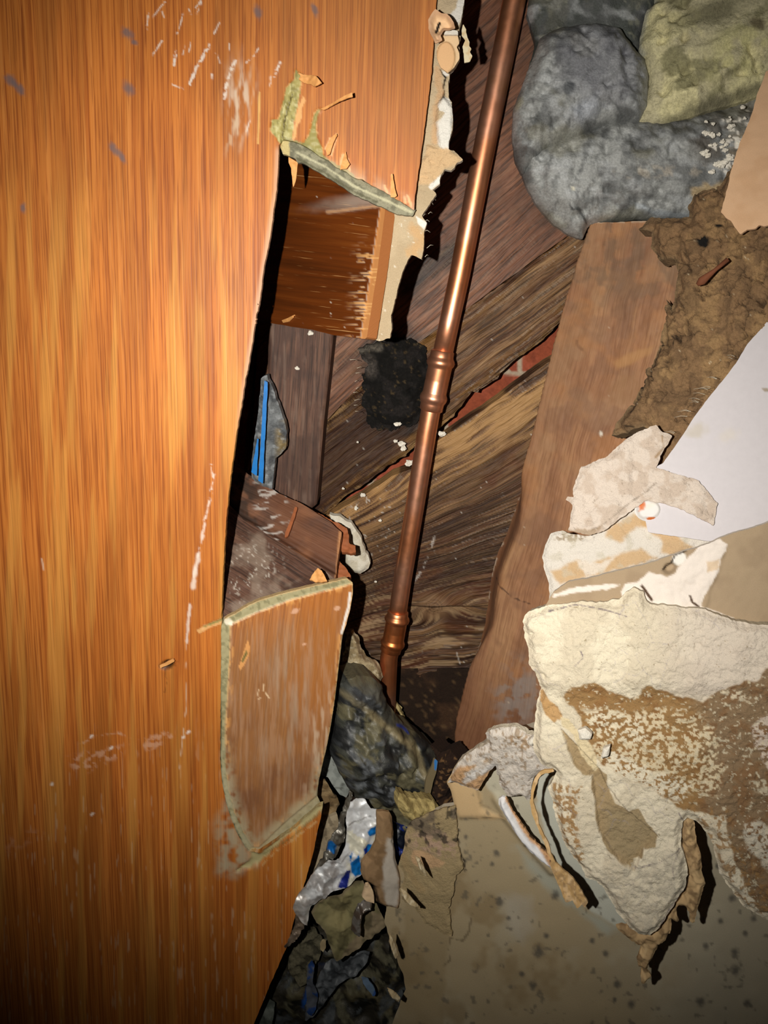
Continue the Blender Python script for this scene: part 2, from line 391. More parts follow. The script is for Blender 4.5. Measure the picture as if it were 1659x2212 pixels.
def pB(X, Y, sd):
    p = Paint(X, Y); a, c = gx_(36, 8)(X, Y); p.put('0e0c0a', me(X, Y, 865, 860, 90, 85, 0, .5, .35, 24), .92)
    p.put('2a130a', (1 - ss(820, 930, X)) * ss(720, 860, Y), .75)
    p.put('7a5526', ss(.52, .66, fbm(a * 1000, c * 1000, 110, 4, 21, 8)) * (1 - ss(10, 46, sd)), .8)
    p.put('9b7a4e', ss(.5, .6, fbm(a * 1000, c * 1000, 60, 3, 22, 5)) * (1 - ss(2, 16, sd)) * ss(900, 1000, Y + X * .2), .7)
    p.put('b49b7c', ss(.6, .75, fbm(a * 1000, c * 1000, 260, 2, 42, 6)) * ss(960, 1010, X) * (1 - ss(740, 830, Y)), .3)
    p.put('d8d2c6', ss(.90, .93, fbm(X, Y, 6, 2, 31)), .5); return p
o = sheet('sheathing_board', B, BOARDS, 3.5, .02, M_board, h=hb(8, 1.4, 1), paint=pB, uv=gx_(36, 10), jag=3.5, jf=16, seed=6)
tag(o, 'middle diagonal board with a splintered lower edge above the brick gap', 'board', 'diagonal boards')
KN = (937, 1308)
def uvC(X, Y):
    t = ss(1050, 1330, Y + (X - 900) * .3); ang = np.radians(36 - 30 * t)
    c = X * math.sin(math.radians(34)) + Y * math.cos(math.radians(34)); c2 = X * math.sin(math.radians(8)) + Y * math.cos(math.radians(8))
    a = X * np.cos(ang) - Y * np.sin(ang); cc = c * (1 - t) + (c2 + 380) * t
    dx = (X - KN[0]) / 70; dy = (Y - KN[1]) / 26; cc = cc + 34 * np.exp(-(dx * dx + dy * dy)) * np.sign(dy) * 1.
    cc = cc + 18 * (fbm(X, Y, 120, 3, 71) - .5) + 8 * t * np.sin(X / 27 + Y / 60) * fbm(X, Y, 60, 2, 6)
    return a / 1000, cc / 1000
def hC(X, Y, sd):
    a, c = uvC(X, Y); r = ridge(a * 1000, c * 1000, 150, 3, 5, 13)
    return .0048 * r * (1 - .4 * ss(1100, 1300, Y)) + .002 * np.exp(-(((X - KN[0]) / 22) ** 2 + ((Y - KN[1]) / 14) ** 2))
C_ = T('c5', '700,240 615,290 500,375 330,500 90,660 0,700') + T('c4', '1330,1090 1200,1130 1000,1270 820,1370') + T('p', '705,1110 690,1180 700,1400 840,1460 1000,1475 1080,1480 1200,1100 1240,900')
def pC(X, Y, sd):
    p = Paint(X, Y); a, c = uvC(X, Y); r = ridge(a * 1000, c * 1000, 150, 3, 5, 13)
    top = 1 - ss(1000, 1160, Y + (X - 900) * .55)
    p.put('b58c5a', ss(.55, .75, r) * top, .85); p.put('2e1c12', ss(.55, .3, r) * 1. * top, .8) if False else None
    p.put('2c1a11', (1 - ss(.32, .5, r)) * top, .75)
    p.put('5a2e18', ss(.5, .68, fbm(X, Y, 90, 4, 16)) * (1 - top), .6)
    p.put('28170e', (1 - ss(.4, .55, fbm(a * 1000, c * 1000, 120, 4, 51, 12))) * (1 - top), .6)
    p.put('a88a66', ss(.58, .7, fbm(a * 1000, c * 1000, 80, 3, 52, 6)) * (1 - top) * ss(1230, 1300, Y), .7)
    d = np.hypot((X - KN[0]) / 1.2, (Y - KN[1])); p.put('8a6a4c', 1 - ss(8, 40, d), .8); p.put('4a3222', (1 - ss(.6, 1.6, np.abs(d % 6 - 3) )) * (1 - ss(12, 20, d)), .6)
    p.put('d9d4ca', ss(.76, .8, fbm(X, Y, 6, 2, 91)) * me(X, Y, 820, 1125, 60, 60, 0, .6), .9)
    p.put('e0dbd0', ss(.92, .94, fbm(X, Y, 6, 2, 92)), .7)
    p.put('cfc6bc', ml(X, Y, T('c4', '1480,1500 1450,1600 1400,1730 1340,1830'), 1.6, 1.5, 3) * ss(.4, .5, fbm(X, Y, 6, 2, 3)), .7)
    p.put('cfc6bc', ml(X, Y, T('c6', '1620,570 1640,640'), 1.2, 1, 1), .8)
    return p
o = sheet('sheathing_board', C_, BOARDS.off(.015), 3, .02, M_board, h=hC, paint=pC, uv=uvC, jag=1.5, jf=20, seed=9)
tag(o, 'lower weathered diagonal board with ridged grain and a knot beside the pipe', 'board', 'diagonal boards')

# crumbs of gypsum on the boards
cr = [('c4', 1230, 800, 24), ('c4', 1235, 740, 17), ('c4', 1262, 930, 26), ('c4', 1275, 962, 20), ('c4', 1222, 915, 15), ('c4', 1305, 1055, 26), ('c4', 1520, 865, 24), ('c4', 1005, 1265, 18), ('c4', 962, 1350, 15), ('c4', 1120, 1430, 10), ('c4', 1090, 1830, 9), ('c4', 580, 438, 15), ('c4', 665, 208, 18), ('c4', 878, 1222, 9), ('c4', 972, 920, 8)]
for k, (c, x, y, r_) in enumerate(cr):
    (px, py), = T(c, '%f,%f' % (x, y)); izz = BOARDS.iz(px, py) + (.10 if px < 705 else .045)
    where = {10: 'on the lower diagonal board left of the pipe near its lower coupling', 11: 'stuck to the face of the short brown stud', 12: 'on top of the short brown stud under the hanging veneer'}.get(k, None)
    lump('gypsum_crumb', px, py, izz, r_ / 3.016 / FPX / izz * .9, M_crumb, 'white gypsum crumb ' + (where or 'scattered on the diagonal boards behind the pipe'), 'crumb', 'white crumbs in the cavity' if not where else 'white crumbs elsewhere in the cavity', seed=k, sq=(1, .8, .5))

# ================================================================== mid stud, lath, foil batt
def p_stud(X, Y, sd):
    p = Paint(X, Y); p.put('3a2720', ss(.45, .65, fbm(X, Y, 60, 4, 2)), .5); p.put('8a7262', ss(.6, .8, fbm(X, Y, 5, 4, 7, 60)), .4); return p
o = sheet('wall_stud', T('p', '580,640 728,640 720,725 711,806 699,915 684,1090 660,1110 575,1110'), STUDM, 5, .035, M_stud, h=lambda X, Y, sd: .0008 * fbm(X, Y, 160, 3, 5, 160) - .002 * (1 - ss(0, 6, sd)), paint=p_stud, uv=lambda X, Y: ((Y - .07 * X) / 1000, (X + .07 * Y) / 1000))
tag(o, 'short brown wall stud under the hanging dark veneer panel', 'stud')
for k, (x0, x1, lab) in enumerate(((537, 545, 'left thin brown lath in the dark gap behind the orange panel'), (560, 571, 'right thin brown lath in the dark gap next to the blue striped foil'))):
    o = sheet('lath_strip', T('p', '%d,700 %d,700 %d,1020 %d,1020' % (x0 + 8, x1 + 8, x1 - 10, x0 - 10)), BOARDS.off(-.05), 5, .01, M_stud, uv=lambda X, Y: (Y / 1000, X / 1000), paint=p_stud, jag=2); tag(o, lab, 'lath', 'thin laths')
def p_fb(X, Y, sd):
    p = Paint(X, Y, '6e7274'); p.put('4a4e52', ss(.5, .66, fbm(X, Y, 22, 4, 2)), .8); p.put('8a7440', ss(.55, .66, fbm(X, Y, 26, 3, 5)) * ss(590, 612, X), .8); p.put('a8adb0', ss(.6, .7, fbm(X, Y, 9, 3, 8)), .6); return p
FB = T('c4', '385,480 420,560 455,660 500,780 515,860 510,960 440,1020 430,1100 420,1230 350,1200 285,1150 290,1000 330,700 350,500')
e = empty('foil_faced_batt', 585, 1020, STUDM.iz(585, 1020) + .1, 'torn grey insulation with a blue striped foil edge in front of the short stud', 'insulation')
sheet('batt', FB, STUDM.off(.06), 3.5, .008, M_wrap, h=lambda X, Y, sd: .006 * crumple(X, Y, 30, 3) + .004 * ss(0, 14, sd), paint=p_fb, jag=2, parent=e)
pb = plain('blue_print', '1478c8', .4); 
o = sheet('blue_stripe', T('c4', '365,520 388,530 375,780 365,980 355,1190 325,1170 338,980 350,760'), STUDM.off(.125), 4, .001, pb, parent=e, jag=1)
o = sheet('blue_stripe', T('c4', '318,900 328,900 316,1140 280,1115 290,1060'), STUDM.off(.125), 4, .001, pb, parent=e, jag=1)

# ================================================================== soot clump
def p_soot(X, Y, sd):
    p = Paint(X, Y, '14120f'); p.put('262220', ss(.5, .64, fbm(X, Y, 20, 4, 2)), .9); p.put('5a4a30', ss(.7, .76, fbm(X, Y, 7, 3, 5)), .7); p.put('5e5650', me(X, Y, 800, 785, 16, 26, -10, .4), .7)
    p.put('7a7266', ml(X, Y, T('c4', '990,320 1060,300 1120,300'), 6, 5, 5), .7); return p
SO = T('c4', '980,310 1050,275 1130,262 1280,230 1420,300 1440,500 1400,640 1390,740 1340,800 1260,810 1200,835 1100,830 1040,800 1020,700 1005,480 1045,420 990,360')
o = sheet('soot_clump', SO, BOARDS.off(.012), 2.5, .004, M_soot, h=lambda X, Y, sd: .012 * ss(0, 40, sd) + .009 * fbm(X, Y, 12, 5, 9), paint=p_soot, jag=9, jf=9)
tag(o, 'black sooty fibre clump on the boards left of the upper pipe coupling', 'insulation')
rng = np.random.RandomState(5)
for k in range(9):
    x = 779 + rng.uniform(-6, 8); y = 780 + k * 14; a = at(x, y, 1.80); c2 = at(x - rng.uniform(8, 22), y + rng.uniform(-5, 5), 1.83)
    tube('stray_fibre', [a, (a + c2) / 2 + [0, 0, .0008], c2], [.0002] * 3, M_hair, o, 5)

# ================================================================== copper pipe
e = empty('copper_pipe', 839, 1520, 1.50, 'long copper water pipe with two ringed couplings running down in front of the boards', 'pipe')
cl = [(1152, -400, 2.265), (1117, -60, 2.13), (1111, 0, 2.105), (1046, 320, 1.985), (984, 640, 1.862), (957, 752, 1.825), (950, 795, 1.81), (936, 862, 1.785), (925, 915, 1.767), (893, 1114, 1.692), (865, 1280, 1.632), (858, 1335, 1.615), (849, 1385, 1.60), (840, 1417, 1.592), (836, 1520, 1.558), (835, 1560, 1.545)]
def cpt(y):
    ys = [c[1] for c in cl]; return at(np.interp(y, ys, [c[0] for c in cl]), y, np.interp(y, ys, [c[2] for c in cl]))
def run(y0, y1, n=8): return [cpt(y0 + (y1 - y0) * i / n) for i in range(n + 1)]
R0 = .00795
for a, b_ in ((-400, 790), (850, 1340), (1375, 1560)):
    p = run(a, b_, 12); tube('pipe_section', p, [R0] * len(p), M_cu, e, 40)
def coupling(y0, y1):
    prof = [(0, .0082), (.02, .0093), (.10, .0094), (.13, .0098), (.16, .0108), (.20, .0113), (.24, .0109), (.27, .0098), (.30, .0096), (.48, .0096), (.5, .00945), (.52, .0096), (.68, .0096), (.71, .0098), (.75, .0109), (.79, .0112), (.83, .0107), (.86, .0098), (.89, .0095), (.98, .0094), (1, .0082)]
    return tube('pipe_coupling', [cpt(y0 + (y1 - y0) * t) for t, _ in prof], [r_ for _, r_ in prof], M_cu, e, 40)
k1 = coupling(757, 888); k2 = coupling(1320, 1408)
for k, (x, y, cp_) in enumerate(((930, 819, k1), (941, 840, k1), (928, 800, k1), (951, 806, k1), (1252 / 2.765 + 400, 1375, k2))):
    if k < 4: tube('dimple', [at(x, y, np.interp(y, [757, 888], [1.855, 1.81])), at(x + .6, y - .6, np.interp(y, [757, 888], [1.862, 1.817]))], [.0009, .0005], M_cu, cp_, 8)

# ================================================================== plank ledge and dusty shelf below the hole
LEDGE = Pl((510, 1130, 1.80), (730, 1250, 1.88), (755, 1120, 1.80))
def p_ld(X, Y, sd):
    p = Paint(X, Y); p.put('7a4a2c', ss(.3, .7, fbm(X, Y, 70, 4, 2)), .6); p.put('4b2a17', ml(X, Y, T('c4', '200,1400 400,1510 600,1630 830,1760'), 12, 10, 2), .7)
    p.put('a06a46', ss(.5, .8, fbm(X, Y, 60, 4, 5, 30)), .4); p.put('2c2018', (1 - ss(540, 590, X)) * ss(.35, .6, fbm(X, Y, 16, 3, 3)), .8)
    p.put('c9c2ba', ss(.62, .7, fbm(X + Y * .3, Y * 3, 22, 3, 15)) * (1 - ss(600, 640, X)) * ss(540, 560, X), .7)
    p.put('c98e5c', ml(X, Y, T('c4', '860,1510 835,1800'), 3, 2, 1), .7); return p
def h_ld(X, Y, sd):
    d = segd(X, Y, T('c4', '130,1330 400,1490 600,1620 850,1770'), False); return -.003 * (1 - ss(2, 9, d)) + .001 * fbm(X, Y, 30, 2, 2)
e = empty('ledge_plank', 640, 1190, 1.8, 'short brown moulded plank standing behind the dusty shelf', 'plank')
sheet('plank', T('c4', '120,1010 170,1040 260,1130 450,1250 620,1330 800,1445 870,1510 840,1710 825,1825 740,1755 600,1665 400,1545 230,1435 100,1360'), LEDGE, 3, .008, M_stud, h=h_ld, paint=p_ld, uv=gx_(-27, 2), jag=1.2, parent=e)
M_or = plain('raw_orange_wood', '9c5830', .75, 0, 200)
sheet('torn_layer', T('c4', '560,1300 780,1420 905,1485 920,1545 918,1580 960,1600 962,1640 925,1650 870,1640 850,1600 800,1500'), LEDGE.off(-.05), 3, .004, M_or, h=lambda X, Y, sd: .003 * crumple(X, Y, 14, 2), jag=2.5, jf=8, parent=e)
sheet('torn_layer', T('c4', '800,1690 850,1690 910,1760 935,1800 880,1830 820,1840'), LEDGE.off(-.06), 3, .006, M_or, h=lambda X, Y, sd: .003 * crumple(X, Y, 14, 5), jag=2, jf=8, parent=e)
sheet('raised_sliver', T('c4', '565,1340 582,1345 560,1420 520,1530 498,1545 500,1510 530,1440'), LEDGE.off(.02), 3, .002, M_or, jag=.8, jf=6, parent=e)
sheet('curled_chip', T('c4', '660,1820 715,1745 740,1760 775,1830 740,1840 700,1835'), LEDGE.off(.10), 3, .002, M_splint, h=lambda X, Y, sd: .004 * fbm(X, Y, 10, 2, 2), jag=1.2, jf=6, parent=e)
SHELF = Pl((505, 1140, 1.82), (740, 1262, 1.885), (485, 1345, 2.0))
def p_sh(X, Y, sd):
    p = Paint(X, Y); d = fbm(X, Y, 40, 4, 3); p.put('8b7868', ss(.4, .62, d), .75); p.put('ddd4c6', ss(.58, .72, fbm(X, Y, 4.5, 4, 8)) * ss(.4, .6, fbm(X, Y, 30, 3, 88)) * me(X, Y, 535, 1235, 60, 50, 0, .8), .95)
    p.put('3c2014', ml(X, Y, T('c4', '500,1880 600,1855 760,1830'), 7, 6, 6, 12), .85); return p
o = sheet('dusty_shelf', T('c4', '60,1250 230,1430 400,1535 600,1655 740,1745 830,1822 860,1860 500,1960 300,2030 100,2100 60,2080'), SHELF, 3, .012, M_stud, h=lambda X, Y, sd: .002 * fbm(X, Y, 20, 4, 3), paint=p_sh, uv=gx_(-32, 3))
tag(o, 'dark wooden shelf corner dusted with white gypsum below the hole', 'shelf')
def p_wc(X, Y, sd): return Paint(X, Y, 'e2dccb').put('c9bda4', ss(.5, .65, fbm(X, Y, 16, 3, 3)), .6)
o = sheet('plaster_chip', T('c4', '790,1390 850,1400 930,1445 985,1520 1030,1630 1055,1705 1040,1740 990,1775 940,1765 890,1700 880,1600 860,1500 800,1420'), BOARDS.off(.09), 3, .006, M_gyp, h=lambda X, Y, sd: .003 * ss(0, 8, sd) + .003 * fbm(X, Y, 20, 3, 3), paint=p_wc, jag=3, jf=10)
tag(o, 'white broken plaster chip wedged behind the right end of the plank', 'plaster')

# ================================================================== inner dark veneer panel and drywall strip
IN = T('c2', '20,780 -60,1910 120,1945 260,1970 400,1990 560,2030 770,2055 783,2045 850,1620 880,1400 905,1200 912,1150 905,1110 700,800 300,560')
def p_in(X, Y, sd):
    p = Paint(X, Y); x2 = (X - 550) * 3.252; y2 = (Y - 100) * 3.252
    ex = np.interp(y2, [1130, 2050], [880, 742]); p.put('c98a52', ss(-3, 3, x2 - ex), .95)
    p.put('e8b070', ss(.60, .68, fbm(X, Y, 30, 3, 33, 2.2)) * ss(650, 800, x2 - (y2 - 1500) * -.1) * ss(1300, 1500, y2), .9)
    pass
    p.put('d8c9b8', me(X, Y, 550 + 780 / 3.25, 100 + 1080 / 3.25, 90, 14, -8, .8, .3) * 1., .45)
    p.put('cfa078', ml(X, Y, T('c2', '510,1165 600,1155 700,1140 880,1120'), 3, 2, 2, 8), .9)
    p.put('e6dccb', ss(.92, .94, fbm(X, Y, 6, 2, 44)), .8); return p
e = empty('dark_veneer_panel', 690, 700, 2.05, 'dark varnished veneer panel with level grain hanging inside the opening', 'panel')
sheet('veneer_face', IN, INNER, 3, .008, M_dark, 'a4673a', h=lambda X, Y, sd: -.0006 * ss(-3, 3, (X - 550) * 3.252 - np.interp((Y - 100) * 3.252, [1130, 2050], [880, 742])) + 0 * X, paint=p_in, uv=lambda X, Y: ((X + .12 * Y) / 1000, (Y - .12 * X) / 1000), jag=.6, jf=8, parent=e)
sheet('lifted_sliver', T('c2', '190,1925 230,1910 280,1885 270,1900 235,1935 200,1942'), INNER.off(.01), 3, .001, M_splint, parent=e)

DS = T('p', '920,-400 1030,-400 1000,-40') + T('d1', '680,0 660,150 630,300 615,400 640,440 605,500 625,600 625,700 560,810 510,860 490,1000 490,1160 530,1220 545,1400 540,1550 500,1700 495,1800 560,1800 600,1850 668,1915 590,1950 560,2000 520,2040 450,2030 410,2090 390,2150') + T('c2', '1300,940 1300,970 1250,1010 1275,1040 1225,1120 1175,1190 1210,1240 1190,1300 1190,1410 1175,1500 1100,1460 1050,1560 1010,1680 990,1780 960,1890 965,1990 950,2050 880,2070 785,2045 765,2040 880,1250 900,1160 1000,900')
def p_ds(X, Y, sd):
    p = Paint(X, Y, 'c9b594'); p.put('b39d7c', ss(.45, .65, fbm(X, Y, 60, 4, 3)), .5)
    W = T('d1', '430,1165 500,1180 545,1300 545,1450 530,1620 500,1800 440,1790 390,1760 355,1700 350,1580 345,1480 420,1420 450,1360 380,1330 365,1260 390,1210'); p.put('eeeae0', mp(X, Y, W, 1.2, 2, 8))
    W = T('d1', '600,0 690,0 650,220 625,300 590,310 550,230 500,190 570,110'); p.put('e9e4da', mp(X, Y, W, 1.2, 2, 8))
    W = T('d1', '410,850 500,860 490,910 440,920'); p.put('e9e4da', mp(X, Y, W, 1.2, 1, 8))
    p.put('100c08', ml(X, Y, T('d1', '395,840 420,890 460,930 430,1040 440,1100 430,1180 390,1215'), 1.6, .8, 1.6, 5))
    p.put('d6a878', ml(X, Y, T('d1', '350,830 370,950 400,1100 340,1300 330,1500 330,1700'), 7, 5, 5, 8), .6)
    p.put('dab88c', mp(X, Y, T('d1', '240,1740 500,1800 668,1915 450,2030 300,2212 100,2212 180,1950'), 3, 4, 14), .9)
    p.put('f1ece2', mp(X, Y, T('c2', '1310,905 1310,960 1240,1010 1220,990 1280,930'), 1, 1.5, 6)); p.put('f1ece2', mp(X, Y, T('c2', '1130,1190 1215,1240 1190,1290 1150,1250'), 1, 2, 6))
    p.put('d3aa78', ml(X, Y, T('c2', '1120,1280 1180,1350 1110,1450'), 12, 8, 8, 8), .8)
    p.put('ece4d2', ss(.84, .87, fbm(X, Y, 7, 2, 9)) * (Y > 460), .7); return p
def h_ds(X, Y, sd): return .0012 * fbm(X, Y, 14, 3, 4) + .003 * mp(X, Y, T('d1', '240,1740 500,1800 668,1915 450,2030 300,2212 100,2212 180,1950'), 6) * crumple(X, Y, 22, 7) + .003 * mp(X, Y, T('d1', '430,1165 545,1300 530,1620 500,1800 390,1760 345,1480 365,1260'), 6)
e = empty('drywall_strip', 880, 400, 2.35, 'narrow strip of cream drywall with a torn edge beside the upper orange panel', 'drywall')
sheet('board_face', DS, DRYW, 2.5, .006, M_gyp, 'e0d8c8', h=h_ds, paint=p_ds, jag=2, jf=9, parent=e)
def p_tan(X, Y, sd): return Paint(X, Y, 'd9b083').put('c29a6c', ss(.5, .65, fbm(X, Y, 18, 3, 3)), .5)
CURL = T('d1', '340,155 420,200 480,210 560,310 575,380 500,400 440,400 400,470 420,520 340,560 300,480 255,380 260,280 300,200')
sheet('torn_paper', CURL, DRYW.off(.09), 2.5, .001, M_paper, h=lambda X, Y, sd: .004 * (1 - ss(0, 14, sd)) + .002 * fbm(X, Y, 12, 2, 3), paint=lambda X, Y, sd: Paint(X, Y, 'cba27e').put('e0bd94', ss(3, 10, sd)).put('150c06', ml(X, Y, T('d1', '385,290 345,400'), 3.2, .8)), jag=1.5, parent=e)
DISC = [(880 + (460 + 110 * math.cos(a)) / 5.53, (685 + 180 * math.sin(a)) / 5.53) for a in np.linspace(0, 2 * math.pi, 22)[:-1]]
sheet('torn_paper', T('d1', '420,410 600,430 620,520 590,560 620,640 620,700 560,800 480,870 400,820 350,700 350,580 400,500'), DRYW.off(.05), 2.5, .0015, M_paper, h=lambda X, Y, sd: .0012 * mp(X, Y, DISC, 1.2), paint=lambda X, Y, sd: Paint(X, Y, 'd8ba92').put('d8ae80', mp(X, Y, DISC, 1)).put('b8905f', ml(X, Y, DISC + DISC[:1], 1.2, 1), .7), jag=1.5, parent=e)
sheet('gypsum_bit', T('d1', '440,350 500,345 600,370 605,410 540,415 440,415'), DRYW.off(.07), 2.5, .002, M_gyp, paint=lambda X, Y, sd: Paint(X, Y, 'eee8da'), jag=1, parent=e)
sheet('gypsum_bit', T('d1', '345,420 400,405 408,450 380,500 345,480'), DRYW.off(.10), 2.5, .002, M_gyp, paint=lambda X, Y, sd: Paint(X, Y, 'eee8da'), jag=1, parent=e)
sheet('torn_paper', T('d1', '665,280 700,350 715,450 745,500 740,550 765,580 745,620 778,670 750,735 680,750 670,640 655,560 690,480 650,430 650,350'), DRYW.off(-.04), 2.5, .001, M_paper, paint=lambda X, Y, sd: Paint(X, Y, 'd8cbaa').put('c8a878', ss(.5, .6, fbm(X, Y, 8, 2, 3)), .6), jag=1.2, jf=7, parent=e)
rng = np.random.RandomState(2)
for k in range(10):
    x, y = [(912, 470), (917, 478), (925, 462), (905, 520), (918, 555), (900, 545), (930, 440), (935, 425), (915, 500), (922, 536)][k]
    a = at(x, y, 2.3); b2 = at(x + rng.uniform(4, 16), y + rng.uniform(-8, 12), 2.29); tube('frayed_fibre', [a, (a + b2) / 2 + [0, 0, .001], b2], [.00015] * 3, M_hair, e, 5)

# ================================================================== the orange veneer panel
LE = T('p', '985,-400 955,-60 943,0 933,150 916,284 896,429') + T('c2', '1120,1150 1060,1110 1000,1075 900,1015 820,975 760,935 700,925 640,880 570,850 520,800 460,775 400,730 330,690 270,665 200,655 175,690') + \
     T('c1', '1205,625 1203,700 1195,820 1183,900 1175,970 1160,1060 1140,1150 1125,1280 1105,1399') + T('c4', '325,0 285,280 262,420 250,480 240,510 215,690 180,880 150,1110 133,1250 120,1380 105,1600 95,1800 85,2050') + \
     T('c6', '217,400 215,600 212,1000 212,1250 225,1370 245,1480 275,1570 305,1650 340,1715 378,1770 440,1775 620,1655 700,1590 800,1500 822,1500 812,1560 790,1640 770,1750 745,1850 720,1936') + T('p', '645,1950 620,2045 583,2128 548,2212 440,2600 -500,2600 -500,-400')
SP1 = T('c2', '285,165 330,200 320,330 300,420 275,560 262,650 230,660 200,640 190,690 165,670 150,640 110,590 120,520 170,510 200,400 225,290 280,230')
SP2 = T('c2', '470,440 445,480 430,560 440,640 470,700 490,790 430,770 330,700 380,630 400,560 420,480 440,450')
TAN2 = T('c2', '340,350 360,380 330,440 335,500 300,560 290,640 265,670 280,560 300,450')
GRV = T('c6', '378,1770 440,1790 620,1655 800,1500 830,1470 825,1520 700,1620 600,1690 520,1760 460,1830 380,1870 310,1885 400,1810')
def p_pan(X, Y, sd):
    p = Paint(X, Y)
    # broad colour drift: lighter streaks from mid height, browner low down and upper right
    p.put('8e5220', ss(.5, .72, fbm(X, Y, 34, 4, 3, 600)), .35)
    p.put('eab257', ss(.52, .72, fbm(X, Y, 22, 4, 13, 420)) * ss(250, 600, Y), .3)
    p.put('9a5a20', ss(.45, .75, fbm(X, Y, 40, 3, 23, 300)) * ss(1300, 1700, Y), .4)
    p.put('9c7048', ss(.4, .8, Y / -700 + 1.0 + .2 * fbm(X, Y, 80, 3, 5)) * ss(380, 800, X), .35)
    # old smudges
    for q in ('275,72,14,9,40', '290,92,7,5,20', '22,172,9,14,-40', '40,190,8,16,-40', '278,190,10,16,-30', '246,322,7,12,-30', '264,340,6,14,-30', '556,25,8,15,-20', '680,22,6,14,-20', '50,450,6,10,0'):
        x, y, rx, ry, ro = map(float, q.split(',')); p.put('6b6266', me(X, Y, x, y, rx, ry, ro, .6, .5, 8, int(x)), .75)
    # paint scuffs: steep short strokes
    sc1 = '720,0 690,35 660,75|868,0 845,35|790,60 778,110 765,145|948,98 925,145|905,195 880,240 850,290 818,365|760,225 750,280|800,200 790,235|825,185 815,225|1020,255 1000,300 985,340 968,425|1118,205 1100,240 1065,270|1212,270 1185,330|1080,520 1065,570|915,320 915,340|745,365 790,385|935,230 950,270|815,40 825,60|660,240 700,175|640,60 635,125|1170,330 1168,370|990,190 990,215|850,60 870,10|700,50 708,75'
    for k, s in enumerate(sc1.split('|')):
        L = T('c1', s.strip().replace('  ', ' ')); big = k in (4, 5, 8, 10)
        p.put('e8dccf', ml(X, Y, L, 3.2 if big else 1.5, 1.6, 2.6 if big else 1.3, 7, k) * ss(.3, .5, fbm(X, Y, 6, 3, k)), .85)
    p.put('d9c6ae', ss(.42, .7, fbm(X, Y, 9, 3, 4, 40)) * me(X, Y, 520, 215, 28, 75, 0, .7, .3, 30), .75)
    p.put('cbb090', ss(.5, .7, fbm(X, Y, 7, 3, 6, 30)) * me(X, Y, 505, 290, 16, 50, 8, .7, .3, 30), .6)
    p.put('e8b86a', ml(X, Y, T('c1', '1122,400 1118,500 1115,620'), 2, 1.2, 1), .8)
    # lower scratches
    p.put('e6d6c8', ml(X, Y, T('c4', '20,1070 35,1130 15,1260 -20,1430 -60,1640 -100,1800'), 2.6, 2, 3, 9) * ss(.36, .5, fbm(X, Y, 12, 3, 2)), .75)
    p.put('e6d6c8', ml(X, Y, T('d3', '1185,0 1165,90 1155,190'), 5, 3, 3, 12), .75); p.put('e6d6c8', ml(X, Y, T('d3', '1135,295 1125,400 1115,520'), 3, 2, 2, 8), .7)
    p.put('dcc0a4', ml(X, Y, T('d3', '1115,520 1108,700 1115,900 1100,1000 1080,1200 1055,1450'), 1.4, 1, 1) * ss(.4, .6, fbm(X, Y, 20, 2, 5)), .7)
    p.put('d6a686', mp(X, Y, T('d3', '860,1130 900,1070 1000,1050 1030,1080 950,1140 870,1170'), 3, 5, 10) * ss(.35, .6, fbm(X, Y, 8, 3, 5)), .6)
    p.put('d8b090', ml(X, Y, T('d3', '480,1130 570,1080 700,1060 860,1100'), 2.2, 2, 3) * ss(.4, .6, fbm(X, Y, 10, 3, 7)), .6)
    p.put('d8a98a', ss(.48, .66, fbm(X, Y, 8, 3, 8)) * mp(X, Y, T('d3', '400,1210 500,1180 760,1130 700,1210 520,1290 440,1280'), 8), .55)
    for (x, y) in ((1095, 1085), (1125, 1055), (665, 1150), (550, 1545), (310, 1365), (545, 1080)): p.put('eee0d2', me(X, Y, x / 2.765, 1200 + y / 2.765, 5, 3, -40, .4, .4, 5), .8)
    p.put('cc9068', ss(.4, .6, fbm(X, Y, 14, 3, 8)) * mp(X, Y, T('d3', '30,1690 200,1640 260,1660 100,1760 40,1780'), 8), .5)
    p.put('e0c8b0', ml(X, Y, T('d3', '250,20 262,90'), 1.6, 1.2, 1), .7)
    # white vertical speckle low down
    p.put('e0c8a4', ss(.70, .78, fbm(X, Y, 5, 3, 81, 60)) * ss(1500, 1800, Y), .3)
    # gouge
    p.put('3c2410', me(X, Y, 362, 1436, 17, 9, -15, .4, .4, 6)); p.put('4e3014', ml(X, Y, T('d3', '985,670 995,760 985,820'), 1, 1, 2, 6), .6)
    # torn fibreboard by the saw cuts
    p.put('e0aa6c', mp(X, Y, SP1, 2, 7, 9, 5)); p.put('e2a86a', mp(X, Y, TAN2, 1.5, 2, 8)); p.put('e4b078', mp(X, Y, SP2, 2, 7, 8, 6))
    p.put('aca264', mp(X, Y, SP1, 1.5, 2.5, 8)); p.put('8c8450', mp(X, Y, SP1, 1.5) * ss(.5, .62, fbm(X, Y, 5, 3, 55, 14)), .8); p.put('c8c088', mp(X, Y, SP1, 1.5) * ss(.58, .68, fbm(X, Y, 4, 3, 56, 12)), .7); p.put('9c9258', mp(X, Y, SP2, 1.5, 1.5, 8)); 
    p.put('4a4020', ml(X, Y, T('c2', '262,330 240,400 215,480 205,540 195,600 190,670'), 1.6, .8, 2.2, 4))
    for s in ('540,760 560,680 575,620', '600,850 620,760 650,790 660,820', '500,720 530,650 550,700', '960,1060 975,990 965,910', '1100,1120 1075,1050', '1060,1100 1055,1060', '665,890 660,830', '930,1030 915,980', '760,940 700,930'):
        p.put('e6b27c', ml(X, Y, T('c2', s), 2.6, 1.5, 2, 6), .85)
    p.put('8f8a58', ml(X, Y, T('c2', '200,650 330,690 400,725 500,800 640,880 700,925'), 4.5, 2, 3, 8), .9)
